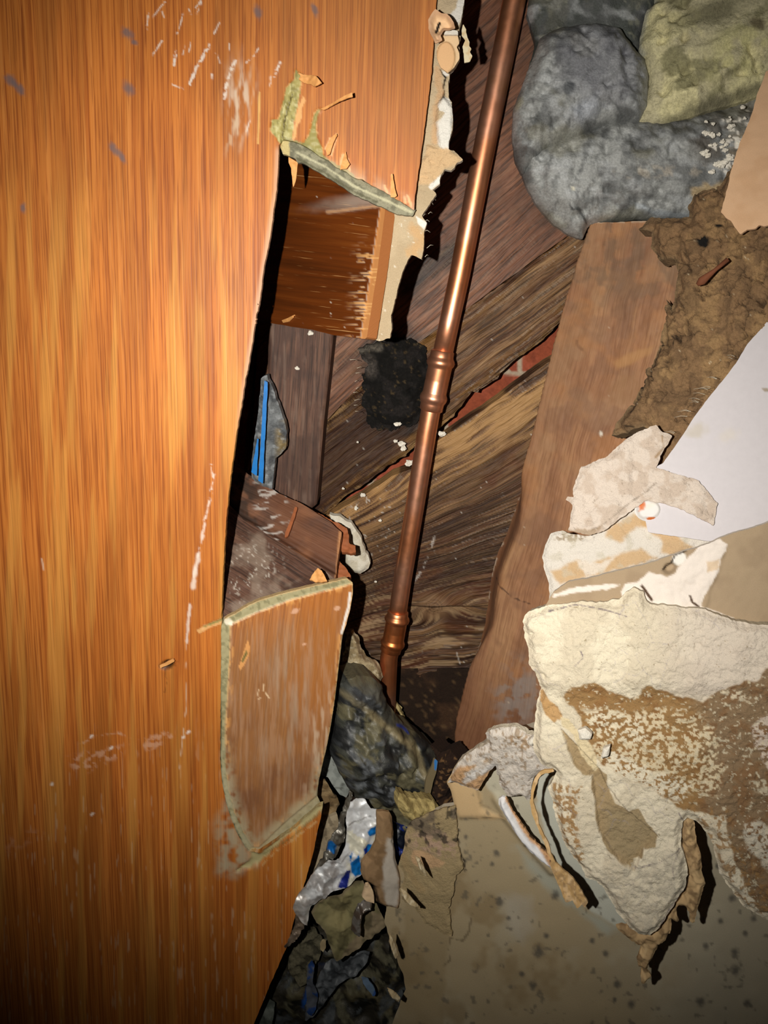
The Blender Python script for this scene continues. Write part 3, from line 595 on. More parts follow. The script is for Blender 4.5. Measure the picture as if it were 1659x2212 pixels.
    # sawdust haze near the cuts
    dz = segd(X, Y, T('c2', '500,840 800,990 1120,1170'), False); p.put('cfc0a4', (1 - ss(0, 38, dz)) * ss(.25, .7, fbm(X, Y, 20, 3, 5)), .4)
    p.put('b5ad90', mp(X, Y, T('c6', '240,1480 330,1690 400,1800 430,1850 300,1920 200,1900 190,1600'), 16, 8, 30) * ss(.2, .6, fbm(X, Y, 18, 3, 15)), .75)
    p.put('b0a678', mp(X, Y, GRV, 3, 5, 9, 4) * ss(640, 560, X) if False else mp(X, Y, GRV, 2.5, 5, 9, 4), .95)
    p.put('6e6740', ml(X, Y, T('c6', '460,1800 640,1680 820,1530'), 1.6, 1, 2, 6), .6)
    p.put('d6b078', ml(X, Y, T('c6', '460,1850 540,1770 640,1700 780,1590'), 1.8, 1.2, 4, 7), .6)
    # short cross cut on the left of the flap corner
    p.put('d9a468', ml(X, Y, T('c6', '85,450 150,415 217,390'), 5.5, 1.5, 2, 6)); p.put('857c45', ml(X, Y, T('c6', '110,430 160,408 217,388'), 2.2, 1.2, 1.5, 5))
    p.put('d8b090', (1 - ss(2, 12, np.abs(X - np.interp(Y, [310, 410, 700, 1000], [602, 598, 552, 502])))) * ss(310, 330, Y) * (1 - ss(800, 1000, Y)), .55)
    return p
def h_pan(X, Y, sd):
    h = np.zeros(len(X)); h += .0016 * (mp(X, Y, SP1, 3) * (fbm(X, Y, 7, 3, 8) - .2) + mp(X, Y, SP2, 3) * fbm(X, Y, 7, 3, 9))
    h -= .0035 * ml(X, Y, T('c2', '262,330 240,400 215,480 205,540 195,600 190,670'), 1.8, 1.2, 2, 4)
    h -= .0025 * mp(X, Y, GRV, 4, 3, 9, 4); h -= .0015 * ml(X, Y, T('c6', '110,430 160,408 217,388'), 2.5, 1.5, 1.5, 5)
    h -= .002 * me(X, Y, 362, 1436, 15, 8, -15, .4, .4, 6); return h
e = empty('veneered_panel', 300, 1900, 1.78, 'large orange oak veneered panel with vertical grain filling the left side', 'panel')
sheet('veneer_face', LE, PANEL, 3, .004, M_oak, M_core, h=h_pan, paint=p_pan, uv=lambda X, Y: (Y / 1000, (571 + (X - 571) / (1 - Y / 9000)) / 1000 + .006 * fbm(X, Y, 300, 2, 5, 700)), jag=1., jf=9, seed=2, parent=e)
# bevelled fibreboard edge under the sawn upper part
CUT = T('c2', '190,650 330,685 500,795 700,920 900,1015 1130,1150 1110,1195 1000,1180 860,1115 700,1045 550,945 330,815 300,820 290,790 245,770 200,760 180,710')
def p_core(X, Y, sd):
    p = Paint(X, Y, '96927a'); p.put('777460', ss(.45, .6, fbm(X, Y, 10, 4, 3))); 
    p.put('c4c0a0', ml(X, Y, T('c2', '300,750 500,850 700,985 900,1075 1100,1165'), 2.4, 1.6, 2, 9), .9); p.put('5c5a44', ml(X, Y, T('c2', '300,790 500,895 700,1025 860,1095'), 2.2, 1.6, 2, 9), .8)
    p.put('cdbb84', mp(X, Y, T('c2', '190,650 245,660 245,770 200,760 180,710'), 2, 3, 8)); return p
sheet('sawn_edge', CUT, PANEL.off(-.02), 2.5, .004, M_core, h=lambda X, Y, sd: .0008 * ss(0, 5, sd) + .0008 * fbm(X, Y, 6, 3, 3), paint=p_core, jag=1.5, jf=8, parent=e)
def splint(P, d=.03, lift=.003, seed=1, th=.0012, curve=None):
    return sheet('splinter', P, PANEL.off(d), 2, th, M_splint, h=lambda X, Y, sd: lift * fbm(X, Y, 12, 2, seed) + (curve(X, Y) if curve else 0), jag=.8, jf=5, seed=seed, parent=e)
splint(T('c2', '300,185 345,205 400,215 440,235 470,270 485,285 450,300 430,305 400,280 350,260 310,235 325,215'), .02, .003, 1, curve=lambda X, Y: .006 * ss(660, 695, X))
splint(T('c2', '465,440 540,415 620,390 680,370 695,360 700,395 640,405 560,425 485,452'), .02, .001, 2, curve=lambda X, Y: .010 * ss(690, 765, X))
splint(T('c2', '240,780 275,800 305,815 300,880 292,940 272,995 265,930 258,860 240,820'), -.03, .002, 3)
splint(T('c2', '958,905 970,900 985,1000 1000,1055 985,1065 955,1065'), .02, .001, 5, curve=lambda X, Y: .004 * ss(430, 380, Y) if False else .002)
splint(T('c2', '610,830 640,735 650,790 670,830 650,860 600,870'), .02, .002, 6)
splint(T('c2', '500,720 540,640 575,615 580,630 550,690 530,760 510,770'), .02, .002, 7)
splint(T('d3', '955,655 985,640 1035,615 1045,630 1000,655 960,670'), .02, .001, 8)

# ================================================================== the sawn-out flap
FO = T('c6', '217,425 240,378 300,348 380,300 450,268 560,235 700,200 850,165 970,138 1002,165 1000,230 990,300 965,400 942,480 915,700 890,900 865,1060 850,1130 820,1260 800,1345 790,1440 818,1500 640,1655 540,1735 450,1800 410,1810 375,1770 335,1710 300,1640 270,1560 243,1470 222,1360 213,1250 214,1000 216,600')
FI = T('c6', '268,415 420,345 640,262 900,195 1003,168 1010,300 940,480 890,900 850,1130 800,1340 785,1440 620,1575 440,1745 400,1745 350,1660 295,1540 258,1400 240,1250 240,1000 265,600')
def p_fl(X, Y, sd):
    p = Paint(X, Y); f = sdf(X, Y, FI)
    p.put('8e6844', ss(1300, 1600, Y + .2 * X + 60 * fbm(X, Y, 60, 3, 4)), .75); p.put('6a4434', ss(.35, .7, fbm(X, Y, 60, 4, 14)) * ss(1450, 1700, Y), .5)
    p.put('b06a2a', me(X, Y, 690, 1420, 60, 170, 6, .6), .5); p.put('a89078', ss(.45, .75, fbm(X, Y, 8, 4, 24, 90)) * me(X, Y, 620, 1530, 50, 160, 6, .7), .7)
    p.put('c4a082', ss(.45, .75, fbm(X, Y, 5, 4, 25, 60)) * ss(1260, 1420, Y), .3)
    p.put('d2b89c', ss(.55, .7, fbm(X, Y, 8, 3, 34, 50)) * me(X, Y, 690, 1610, 30, 110, 10, .7), .6)
    p.put('e8a860', ss(.60, .7, fbm(X, Y, 6, 3, 11, 26)) * (1 - ss(0, 16, f)), .8)
    p.put('f2ece4', ml(X, Y, T('c6', '985,225 975,310 950,400 935,465'), 2.6, 1.4, 1.2), .9)
    for q in ('1252,1320,9,6', '728,1314,7,5', '638,1320,9,5', '657,1392,5,3'):
        x, y, rx, ry = map(float, q.split(',')); p.put('d8a888', me(X, Y, x, y, rx, ry, -20, .3, .4, 4), .9)
    p.put('d89a5c', mp(X, Y, T('c6', '375,500 388,545 380,600 350,660 330,685 320,660 345,590 362,530'), 1, 1.5, 6)); p.put('7c6c3c', mp(X, Y, T('c6', '368,555 372,590 345,640 335,630'), 1, .6, 5))
    for s in ('440,800 430,840', '470,770 465,810', '450,850 435,860', '480,820 500,850'): p.put('e8c8a0', ml(X, Y, T('c6', s), 1.3, 1, .8), .9)
    # sawn core band
    b = 1 - ss(-1, 1.2, f); p.put('a69e78', b); p.put('847e5c', b * ss(.5, .62, fbm(X, Y, 7, 3, 6)), .8)
    p.put('d8b27c', (1 - ss(.6, 2.6, np.abs(f - 1))) * ss(.35, .55, fbm(X, Y, 9, 3, 16)), .8); p.put('d8b27c', (1 - ss(.6, 3, sd)) * (Y < 1340), .7)
    p.put('e8e0c8', me(X, Y, 494, 1344, 8, 7, 0, .3, .4, 5)); p.put('30321e', (1 - ss(1.2, 3.2, sd)) * ss(1480, 1560, Y) * (1 - ss(590, 610, X)), .9)
    p.put('b8b090', (1 - ss(0, 30, f)) * ss(1560, 1720, Y) * ss(.3, .6, fbm(X, Y, 12, 3, 5)), .7); p.put('c0b08c', (1 - ss(0, 26, segd(X, Y, T('c6', '440,1745 620,1575 785,1440'), False))), .5); return p
e = empty('sawn_flap', 600, 1800, 1.78, 'sawn-out curved piece of orange veneer panel pushed in at its right side', 'panel')
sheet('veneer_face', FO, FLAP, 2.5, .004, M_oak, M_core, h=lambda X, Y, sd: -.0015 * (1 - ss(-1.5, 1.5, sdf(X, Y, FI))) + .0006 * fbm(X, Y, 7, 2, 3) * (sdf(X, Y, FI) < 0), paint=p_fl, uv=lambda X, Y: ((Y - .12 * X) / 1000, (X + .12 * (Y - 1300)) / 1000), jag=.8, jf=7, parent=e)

# ================================================================== insulation bag on the right
BAG1 = T('c3', '560,250 580,190 640,150 700,135 850,122 960,150 1010,220 1075,290 1090,370 1085,520 1040,600 900,600 800,650 690,690 600,730 500,830 465,760 450,640 455,520 500,400 530,320')
BAG2 = T('c3', '470,720 560,700 690,640 850,590 960,565 1050,570 1300,540 1500,480 1620,420 1700,400 2200,300 2200,1000 1700,1040 1500,1048 1290,1040 1040,1040 900,1052 815,1060 780,1135 720,1110 650,1065 600,1010 560,960 520,890 485,790')
BAG0 = T('c3', '640,-600 1240,-600 1160,-60 1130,20 1085,100 1060,190 1070,330 900,400 500,500 530,320 560,200 520,60')
def bagc(X, Y, base='9ea09e'):
    p = Paint(X, Y, base); p.put('5a5c5c', ss(.46, .64, fbm(X, Y, 42, 6, 3)), .8); p.put('b2b5b6', ss(.52, .70, fbm(X + Y * .4, Y - X * .3, 40, 6, 13, 20)), .6); p.put('4a4c4c', ss(.56, .66, fbm(X + Y * .3, Y, 14, 4, 43, 50)), .45)
    p.put('87836c', ss(.56, .7, fbm(X, Y, 60, 4, 23)), .4); return p
def p_b1(X, Y, sd):
    p = bagc(X, Y); p.put('7b7c84', me(X, Y, 1290, 150, 90, 90, 0, .4), .6); p.put('3c4046', me(X, Y, 1218, 214, 10, 14, 20, .4, .5, 8), .8)
    p.put('a6abb4', me(X, Y, 1250, 255, 34, 18, -25, .6, .4, 12), .7); p.put('a9a690', me(X, Y, 1119, 235, 7, 14, 20, .5, .5), .8)
    for s in ('830,340 760,420 720,520 700,640', '900,430 880,500 950,570', '550,380 540,500 520,640'): p.put('4b4d4c', ml(X, Y, T('c3', s), 1.2, 1, 1.5, 8), .5)
    return p
def p_b2(X, Y, sd):
    p = bagc(X, Y); p.put('2e2f30', ml(X, Y, T('c3', '700,970 720,1000 750,995 790,1060'), 2.5, 1.5, 2.5, 6), .8); p.put('3d3e3e', ml(X, Y, T('c3', '1010,570 1050,600 1200,590 1350,560'), 7, 6, 5), .6)
    p.put('b4aa9a', ss(.52, .64, fbm(X, Y, 12, 4, 7)) * mp(X, Y, T('c3', '900,830 1060,800 1200,820 1400,800 1300,850 1050,860 930,860'), 8), .6)
    p.put('b39a70', mp(X, Y, T('c3', '1250,900 1400,880 1470,900 1500,1060 1290,1045 1290,980'), 5, 8, 12), .85); p.put('7c6c50', ss(.4, .6, fbm(X, Y, 12, 3, 9)) * mp(X, Y, T('c3', '1400,700 1700,500 1700,1060 1400,1060'), 12, 8), .7)
    p.put('524a40', mp(X, Y, T('c3', '1200,640 1500,520 1700,440 1700,640 1400,800 1280,800'), 22, 12) * ss(.35, .6, fbm(X, Y, 20, 4, 19)), .7)
    p.put('a2aab0', ml(X, Y, T('c3', '1020,980 1100,1010 1290,1030'), 5, 4, 4), .7); p.put('5b5e60', ml(X, Y, T('c3', '760,800 730,870 710,900'), 1.5, 1, 2), .6); p.put('e0dcc8', me(X, Y, 900 + 720 / 2.186, 907 / 2.186, 5, 3.5), .9)
    p.put('eae4d8', ss(.60, .64, fbm(X, Y, 11, 4, 47)) * mp(X, Y, T('c3', '1330,600 1420,580 1560,480 1600,500 1530,700 1500,850 1440,860 1320,800 1290,770 1370,640'), 6, 6), .95); return p
def h_b(H_, w_, crk, s):
    def f(X, Y, sd): 
        t = np.clip(sd / w_, 0, 1); h = H_ * np.sqrt(np.clip(1 - (1 - t) ** 2, 0, 1)) + .005 * (fbm(X, Y, 80, 3, s) - .5) + .002 * (crumple(X, Y, 110, s) - .5)
        return h
    return f
e = empty('pipe_insulation', 1300, 520, 1.95, 'bulging grey wrapped insulation bag resting on the reddish stud at upper right', 'insulation')
DR = Pl((1110, 250, 2.03), (1300, 250, 2.06), (1250, 500, 1.955))
sheet('upper_wrap', BAG0, DR.off(-.03), 5, .01, M_wrap, h=h_b(.01, 50, 1, 5), paint=lambda X, Y, sd: bagc(X, Y, '454a46').put('2f3330', ss(.45, .6, fbm(X, Y, 60, 4, 3)), .6).put('8a8a78', ss(.68, .74, fbm(X, Y, 14, 3, 6)), .5), jag=2, parent=e)
sheet('lower_lobe', BAG2, DR, 4, .012, M_wrap, h=h_b(.028, 110, 1, 8), paint=p_b2, jag=1.5, parent=e)
sheet('upper_lobe', BAG1, DR.off(.02), 4, .012, M_wrap, h=h_b(.030, 100, 1, 9), paint=p_b1, jag=1.2, parent=e)
YB = T('c3', '1200,-500 2200,-500 2200,100 1700,360 1640,440 1600,460 1500,495 1380,525 1300,560 1180,590 1070,605 1040,580 1060,500 1085,420 1080,330 1045,250 1060,160 1080,80 1120,20')
def p_y(X, Y, sd):
    p = Paint(X, Y, 'c8c09c'); p.put('ebe2ae', ss(.45, .62, fbm(X, Y, 70, 4, 3)), .85); p.put('7e7a58', ss(.5, .66, fbm(X - Y * .5, Y + X * .5, 60, 4, 13, 24)), .75); p.put('d6d094', me(X, Y, 1590, 140, 70, 50, -30, .6, .3, 30) * ss(.3, .6, fbm(X, Y, 20, 4, 9)), .7)
    p.put('b8bab0', (1 - ss(2, 14, sd)) * (X < 1440) * (Y < 130), .7); p.put('57543c', me(X, Y, 1520, 60, 70, 22, -15, .7, .4, 20), .7); p.put('4c3f2c', me(X, Y, 1620, 85, 18, 12, 30, .5, .4, 8), .8)
    p.put('55523e', ml(X, Y, T('c3', '1180,590 1350,520 1500,470 1650,420'), 10, 9, 6, 15), .7); return p
o = sheet('fibreglass_batt', YB, Pl((1400, 100, 2.15), (1650, 100, 2.24), (1400, 260, 2.11)), 4, .006, M_fibre, h=lambda X, Y, sd: .022 * np.sqrt(np.clip(sd / 90, 0, 1)) + .012 * (fbm(X - Y * .5, Y + X * .5, 90, 4, 4, 40) - .5), paint=p_y, jag=2)
tag(o, 'yellow green fibreglass batt at the top right corner above the grey bag', 'insulation')
o = sheet('torn_card', T('c3', '2100,120 1650,340 1640,370 1610,440 1590,520 1560,600 1525,680 1505,740 1480,830 1460,920 1438,1005 1460,1030 1485,1045 1500,1070 1530,1110 1560,1085 1600,1080 1620,1062 1640,1070 1720,1050 2100,980'), Pl((1600, 350, 2.48), (1650, 350, 2.52), (1600, 480, 2.48)), 3, .002, M_paper, h=lambda X, Y, sd: .0012 * fbm(X, Y, 40, 3, 3), paint=lambda X, Y, sd: Paint(X, Y, 'cfa985').put('bf9670', ss(.5, .7, fbm(X, Y, 50, 3, 3)), .4), jag=1.5, jf=9)
tag(o, 'torn tan drywall paper hanging at the right edge over the insulation bag', 'paper')
rng = np.random.RandomState(8); CP = T('c3', '1340,560 1420,590 1560,490 1580,540 1530,680 1500,830 1440,850 1330,780'); n_ = 0
while n_ < 34:
    x = rng.uniform(1500, 1625); y = rng.uniform(220, 395)
    if not pip(np.array([x]), np.array([y]), CP)[0]: continue
    n_ += 1; lump('gypsum_crumb', x, y, DR.iz(x, y) + .125, rng.uniform(2, 7) / FPX / 2.1, M_crumb, 'white gypsum crumb lying on the grey insulation bag beside the torn tan paper', 'crumb', 'white crumbs on the insulation bag', seed=n_, sq=(1, .7, .5))
a = at(900 + 1345 / 2.186, 690 / 2.186, 2.13); b2 = at(900 + 1265 / 2.186, 810 / 2.186, 2.11)
tag(tube('wood_splinter', [a, (a + b2) / 2 + M @ np.array([.003, 0, 0]), b2], [.0006, .001, .0007], M_rust, None, 6), 'thin dark splinter lying on the grey insulation bag', 'splinter')

# ================================================================== reddish stud with dried mud
ST = T('p', '1268,478 1300,482 1380,479 1490,478 1500,560 1460,900 1330,1250 1200,1500 1110,1680 960,1700 969,1639 978,1552 991,1497 1014,1410 1030,1350 1037,1290 1046,1231 1060,1190 1076,1158 1095,1100 1110,1052 1142,934 1181,773 1216,640 1240,560')
def h_st(X, Y, sd):
    ed = segd(X, Y, T('p', '1268,478 1240,560 1216,640 1181,773 1142,934 1110,1052 1076,1158 1046,1231 1037,1290 1030,1350 1014,1410 991,1497 978,1552 969,1650'), False)
    w_ = 10 + 34 * ss(1000, 1150, Y) * (1 - ss(1330, 1450, Y)); return -.014 * (1 - ss(0, 1, ed / w_)) * 1. + .002 * fbm(X, Y, 60, 3, 3) + .001 * fbm(X, Y, 12, 3, 9)
def p_st(X, Y, sd):
    p = Paint(X, Y); ed = segd(X, Y, T('p', '1268,478 1240,560 1216,640 1181,773 1142,934 1110,1052 1076,1158 1046,1231 1037,1290 1030,1350 1014,1410 991,1497 978,1552 969,1650'), False)
    p.put('9a7656', ss(.45, .65, fbm(X, Y, 80, 4, 3)) * (1 - ss(1000, 1200, Y)), .6); p.put('7c5a44', ss(.5, .66, fbm(X, Y, 50, 4, 33)), .45); p.put('ac7648', ss(.5, .75, fbm(X, Y, 60, 5, 13)), .45)
    p.put('6a5644', ss(.42, .6, fbm(X, Y, 30, 4, 7)) * (1 - ss(600, 720, Y)), .55); p.put('5e3a22', (1 - ss(8, 46, ed)) * ss(980, 1100, Y) * (1 - ss(1350, 1450, Y)), .75)
    p.put('5a3018', ss(1450, 1600, Y + 40 * fbm(X, Y, 50, 3, 3)), .5); p.put('8c8078', ss(.4, .6, fbm(X, Y, 16, 4, 14)) * me(X, Y, 1120, 1500, 48, 62, 20, .6, .5, 25), .8)
    p.put('a87c50', mp(X, Y, T('c5', '930,290 1000,250 1130,210 1110,250 1020,300 950,330'), 5, 4), .8); p.put('8f6a4a', me(X, Y, 1355, 840, 40, 32, -20, .3), .7)
    p.put('c8b49c', ss(.90, .93, fbm(X, Y, 7, 2, 17)), .6); p.put('3a2418', ml(X, Y, T('c5', '350,1310 400,1350 460,1400 540,1430'), 1.2, .8, 2, 8), .8); p.put('e0dacb', me(X, Y, 900 + 875 / 2.186, 650 + 628 / 2.186, 4, 6), .8)
    p.put('c8bca8', (1 - ss(0, 2.4, sd)) * ss(.5, .6, fbm(X, Y, 14, 2, 3)), .6); p.put('6b4a32', (1 - ss(2, 5, np.abs(np.hypot(X - 1265, Y - 740) - 16))) * (Y > 735) * (X < 1262), .5)
    return p
o = sheet('wall_stud', ST, STUDR, 3.5, .04, M_studr, '4a2a18', h=h_st, paint=p_st, uv=lambda X, Y: ((Y - .23 * X) / 1000, (X + .23 * (Y - 500)) / 1000 + .02 * fbm(X, Y, 160, 3, 2)), jag=1.5, jf=16)
tag(o, 'wide reddish brown wall stud leaning across the right centre under the grey bag', 'stud')
MD = T('c3', '1110,1045 1300,1040 1290,990 1330,930 1450,900 1500,800') + T('p', '1700,400 1900,340 1900,480 1720,650 1690,700 1640,760 1590,860 1530,950 1500,1000 1440,1030 1400,980 1410,930 1395,925') + T('c5', '1000,630 930,640 960,580 1000,540 1050,460 1090,380 1090,330 1130,310 1160,200 1180,100 1190,0') + T('c3', '1220,1480 1250,1300 1225,1235 1160,1240 1120,1180 1125,1110 1060,1100')
def h_md(X, Y, sd):
    f1, f2, c = wor(X + 14 * fbm(X, Y, 20, 3, 1), Y + 14 * fbm(X, Y, 20, 3, 2), 44, 3); g1, g2, _ = wor(X + 8 * fbm(X, Y, 10, 2, 1), Y, 15, 8)
    ck = (1 - ss(0, .09, f2 - f1)) * ss(.38, .5, fbm(X, Y, 70, 3, 9)); return .006 * ss(0, 30, sd) + .007 * fbm(X, Y, 40, 4, 6) - .005 * ck + .0022 * g1 + .0012 * c
def p_md(X, Y, sd):
    p = Paint(X, Y, '8a6c4c'); f1, f2, c = wor(X + 14 * fbm(X, Y, 20, 3, 1), Y + 14 * fbm(X, Y, 20, 3, 2), 44, 3)
    p.put('a08058', ss(.48, .64, fbm(X, Y, 50, 4, 3)), .8); p.put('6c543c', ss(.5, .64, fbm(X, Y, 22, 4, 13)), .6); p.put('3a2c1e', (1 - ss(0, .06, f2 - f1)) * ss(.4, .5, fbm(X, Y, 70, 3, 9)), .85)
    p.put('d8c8a8', ss(.88, .91, fbm(X, Y, 6, 2, 21)), .7); p.put('7a6a50', (1 - ss(0, 12, sd)), .4)
    for s in ('1230,190 1250,180 1240,230', '1170,200 1160,260 1140,330', '1090,370 1060,460 1040,540', '1000,605 1040,600'): p.put('1a120c', ml(X, Y, T('c5', s), 1.8, 1, 1.5, 8), .9)
    p.put('151210', me(X, Y, 900 + 1375 / 2.186, 1170 / 2.186, 15, 10, 0, .3, .5, 8)); p.put('151210', me(X, Y, 900 + 1448 / 2.186, 1095 / 2.186, 8, 4)); return p
o = sheet('dried_mud_layer', MD, MUD, 3, .012, M_mud, h=h_md, paint=p_md, jag=3, jf=14, seed=12); tag(o, 'cracked dried brown mud covering the right side of the reddish stud', 'mud')
a = at(900 + 1470 / 2.186, 1225 / 2.186, 2.45); b2 = at(900 + 1325 / 2.186, 1345 / 2.186, 2.40)
tag(tube('bark_sliver', [a, a * .6 + b2 * .4, b2 * .85 + a * .15, b2], [.0015, .0012, .0028, .0012], M_rust, None, 7), 'curled reddish sliver of wood stuck on the dried mud', 'splinter')

# ================================================================== painted wall, crumbled plaster, paper
o = sheet('wall_right', T('p', '1950,440 1692,662 1659,692 1640,715 1615,742 1590,785 1563,819 1530,860 1500,900 1475,940 1458,965 1432,1000 1405,1016 1380,1060 1400,1150 1607,1180 1659,1180 1950,1180'), WALLR, 4, .008, M_paint, M_crumb, paint=lambda X, Y, sd: Paint(X, Y, 'beb9bc').put('aca084', me(X, Y, 1505, 930, 22, 14, -20, .6, .5, 10), .45).put('c8bca0', me(X, Y, 1572, 940, 20, 12, -20, .6, .6, 10), .25).put('8a7a60', me(X, Y, 1655, 842, 8, 4, 20, .3, .4, 6), .8), jag=1., jf=10)
tag(o, 'smooth white painted wall remnant at the right edge', 'wall', kind='structure')
rng = np.random.RandomState(3)
for k in range(16):
    t = rng.uniform(0, 1); x = 1590 - 150 * t + rng.uniform(-2, 2); y = 765 + 190 * t; a = at(x, y, 2.50); b2 = at(x - rng.uniform(12, 36), y + rng.uniform(-6, 6), 2.46)
    tube('frayed_fibre', [a, (a + b2) / 2 + M @ np.array([0, .0006, 0]), b2], [.0001] * 3, M_hair, o, 4)
PD = T('c5', '1100,600 1130,590 1160,620 1210,640 1170,700 1130,790 1330,850 1420,960 1400,1060 1240,980 1090,940 1060,960 960,1030 900,1080 820,1110 720,1085 730,1020 740,965 705,940 715,925 745,930 740,890 760,830 780,785 820,775 850,755 900,740 930,705 1000,650')
def p_pd(X, Y, sd): 
    p = Paint(X, Y, 'd9cbbd'); p.put('c3b09e', ss(.48, .62, fbm(X, Y, 24, 4, 3)), .7); p.put('8a7a68', ss(.84, .88, fbm(X, Y, 6, 2, 9)), .6); p.put('9a7c58', ml(X, Y, T('c5', '1160,640 1165,700 1130,740'), 2, 1.2, 2), .8)
    p.put('96887a', ml(X, Y, T('c5', '1130,860 1090,900 1000,960 930,1020 880,1060 820,1085'), 1.1, .8, 2, 7), .8); p.put('8d6e42', mp(X, Y, T('c5', '700,1080 850,1075 880,1060 820,1130 700,1120'), 4, 5, 8), .6); return p
o = sheet('crumbled_plaster', PD, WALLR.off(.003), 2.6, .003, M_gyp, h=lambda X, Y, sd: .0008 * ss(0, 10, sd) + .005 * fbm(X, Y, 26, 5, 4), paint=p_pd, jag=3, jf=9); tag(o, 'pinkish rough plaster patch between the reddish stud and the smooth white wall', 'plaster')
PE = T('c5', '640,1095 690,1085 730,1100 820,1110 880,1070 960,1015 1060,940 1150,915 1240,935 1330,975 1430,1030 1560,1080 1500,1110 1400,1160 1280,1190 1180,1215 1100,1240 1000,1270 900,1300 820,1330 720,1360 660,1400 630,1420 625,1330 605,1270 595,1210 610,1150')
def p_pe(X, Y, sd):
    p = Paint(X, Y, 'dcd5ca'); TN = 'c8a474'
    for s in ('1060,1045 1150,1050 1240,1120 1310,1165 1200,1200 1150,1190 1160,1140 1110,1090', '900,1080 1000,1020 1080,1000 1090,1060 1020,1080 960,1140 890,1120', '640,1280 760,1230 870,1230 960,1190 1060,1170 1140,1215 1000,1260 800,1310 680,1340', '1120,925 1240,940 1380,1000 1540,1075 1480,1085 1300,1010 1160,960'):
        p.put(TN, mp(X, Y, T('c5', s), 5, 7, 16, 3), .85)
    p.put('e6e0d6', mp(X, Y, T('c5', '750,1220 870,1240 960,1190 880,1280 800,1300'), 3, 5, 12), .7); p.put('b08a58', ml(X, Y, T('c5', '1120,925 1240,945 1400,1010 1550,1078'), 3, 2, 2, 9), .7); p.put('7d6236', mp(X, Y, T('c5', '690,1090 830,1085 870,1070 760,1140 650,1130'), 3, 5, 8) * ss(.4, .55, fbm(X, Y, 5, 3, 5)), .8)
    p.put('c8783c', me(X, Y, 900 + 1165 / 2.186, 650 + 990 / 2.186, 9, 18, 20, .6, .5, 8), .8); p.put('c4bca8', ss(.6, .75, fbm(X, Y, 20, 3, 5)), .5); return p
o = sheet('stained_drywall_edge', PE, WALLR.off(-.05), 3, .008, M_gyp, h=lambda X, Y, sd: .0015 * ss(0, 12, sd) + .004 * fbm(X, Y, 30, 5, 4) + .003 * ss(0, 1, (1030 - X) / -200) * 0, paint=p_pe, jag=2.5, jf=12, seed=3); tag(o, 'white drywall edge with rust and tan stains around the round nail head', 'drywall')
# nail head with dab of compound
cx_, cy_ = 900 + 1092 / 2.186, 650 + 986 / 2.186
DC = [(cx_ + 29 * math.cos(a), cy_ + 25 * math.sin(a)) for a in np.linspace(0, 2 * math.pi, 25)[:-1]]
o = sheet('nail_head', DC, WALLR.off(-.002), 2, .004, M_paint, h=lambda X, Y, sd: .002 * ss(0, 8, sd), paint=lambda X, Y, sd: Paint(X, Y, 'cfccc8').put('c0662c', me(X, Y, cx_ - 13, cy_ - 6, 8, 10, 0, .3, .6, 7)).put('c0662c', me(X, Y, cx_ + 9, cy_ + 20, 9, 4, 0, .3, .6, 7)).put('d8ccb8', me(X, Y, cx_ + 4, cy_ - 8, 12, 5, -20, .5), .4))
tag(o, 'round white painted nail head spotted with rust on the stained drywall', 'nail')
PF = T('c5', '600,1450 650,1370 720,1325 830,1305 1000,1262 1110,1235 1190,1205 1290,1175 1400,1135 1480,1100 1560,1080 1650,1050 2150,820 2150,1700 1500,1550 1300,1500 1000,1480 700,1500')
def p_pf(X, Y, sd):
    p = Paint(X, Y, '9c886e'); p.put('8e7a62', ss(.45, .65, fbm(X, Y, 60, 3, 3)), .5)
    W = T('c5', '1380,1130 1430,1125 1465,1150 1460,1180 1430,1230 1420,1280 1390,1330 1370,1380 1340,1420 1350,1520 960,1520 975,1400 965,1370 985,1335 1040,1330 1075,1300 1100,1280 1150,1290 1180,1300 1215,1290 1240,1250 1290,1200 1340,1150')
    p.put('d6ccc2', mp(X, Y, W, 2, 4, 14, 3)); p.put('d6ccc2', mp(X, Y, T('c5', '650,1380 760,1350 900,1335 960,1340 900,1362 740,1380 640,1400'), 1.5, 3, 10)); p.put('d6ccc2', mp(X, Y, T('c5', '1340,1440 1500,1495 1400,1530 1300,1520'), 2, 3))
    p.put('c9b090', mp(X, Y, T('c5', '1370,1230 1430,1220 1420,1270 1370,1280'), 2, 4, 8), .8); p.put('d8d4cc', me(X, Y, 900 + 1240 / 2.186, 650 + 1215 / 2.186, 16, 13, -30, .2)); p.put('2a1e14', ml(X, Y, T('c5', '1270,1180 1220,1200 1200,1240 1160,1270'), 2, 1.2, 1, 8)); p.put('4a3626', ml(X, Y, T('c5', '1065,1345 1085,1375 1110,1410'), 3, 1.4, 1, 8)); p.put('4a3626', ml(X, Y, T('c5', '1290,1390 1300,1420 1330,1440'), 2.4, 1.4, 1.5, 8)); return p
def h_pf(X, Y, sd): return .0012 * fbm(X, Y, 30, 4, 3) + .002 * mp(X, Y, T('c5', '1340,1130 1465,1150 1420,1280 1340,1520 960,1520 965,1370 1100,1280 1215,1290 1290,1200'), 6, 3) * fbm(X, Y, 16, 4, 8) - .004 * me(X, Y, 900 + 1195 / 2.186, 650 + 1262 / 2.186, 12, 9, -30, .5)
o = sheet('brown_paper_layer', PF, Pl((1200, 1250, 2.38), (1600, 1200, 2.60), (1300, 1350, 2.42)), 3, .005, M_paper, 'e6ded0', h=h_pf, paint=p_pf, jag=1.6, jf=12); tag(o, 'taupe drywall paper with a torn white patch below the rusty nail head', 'drywall')

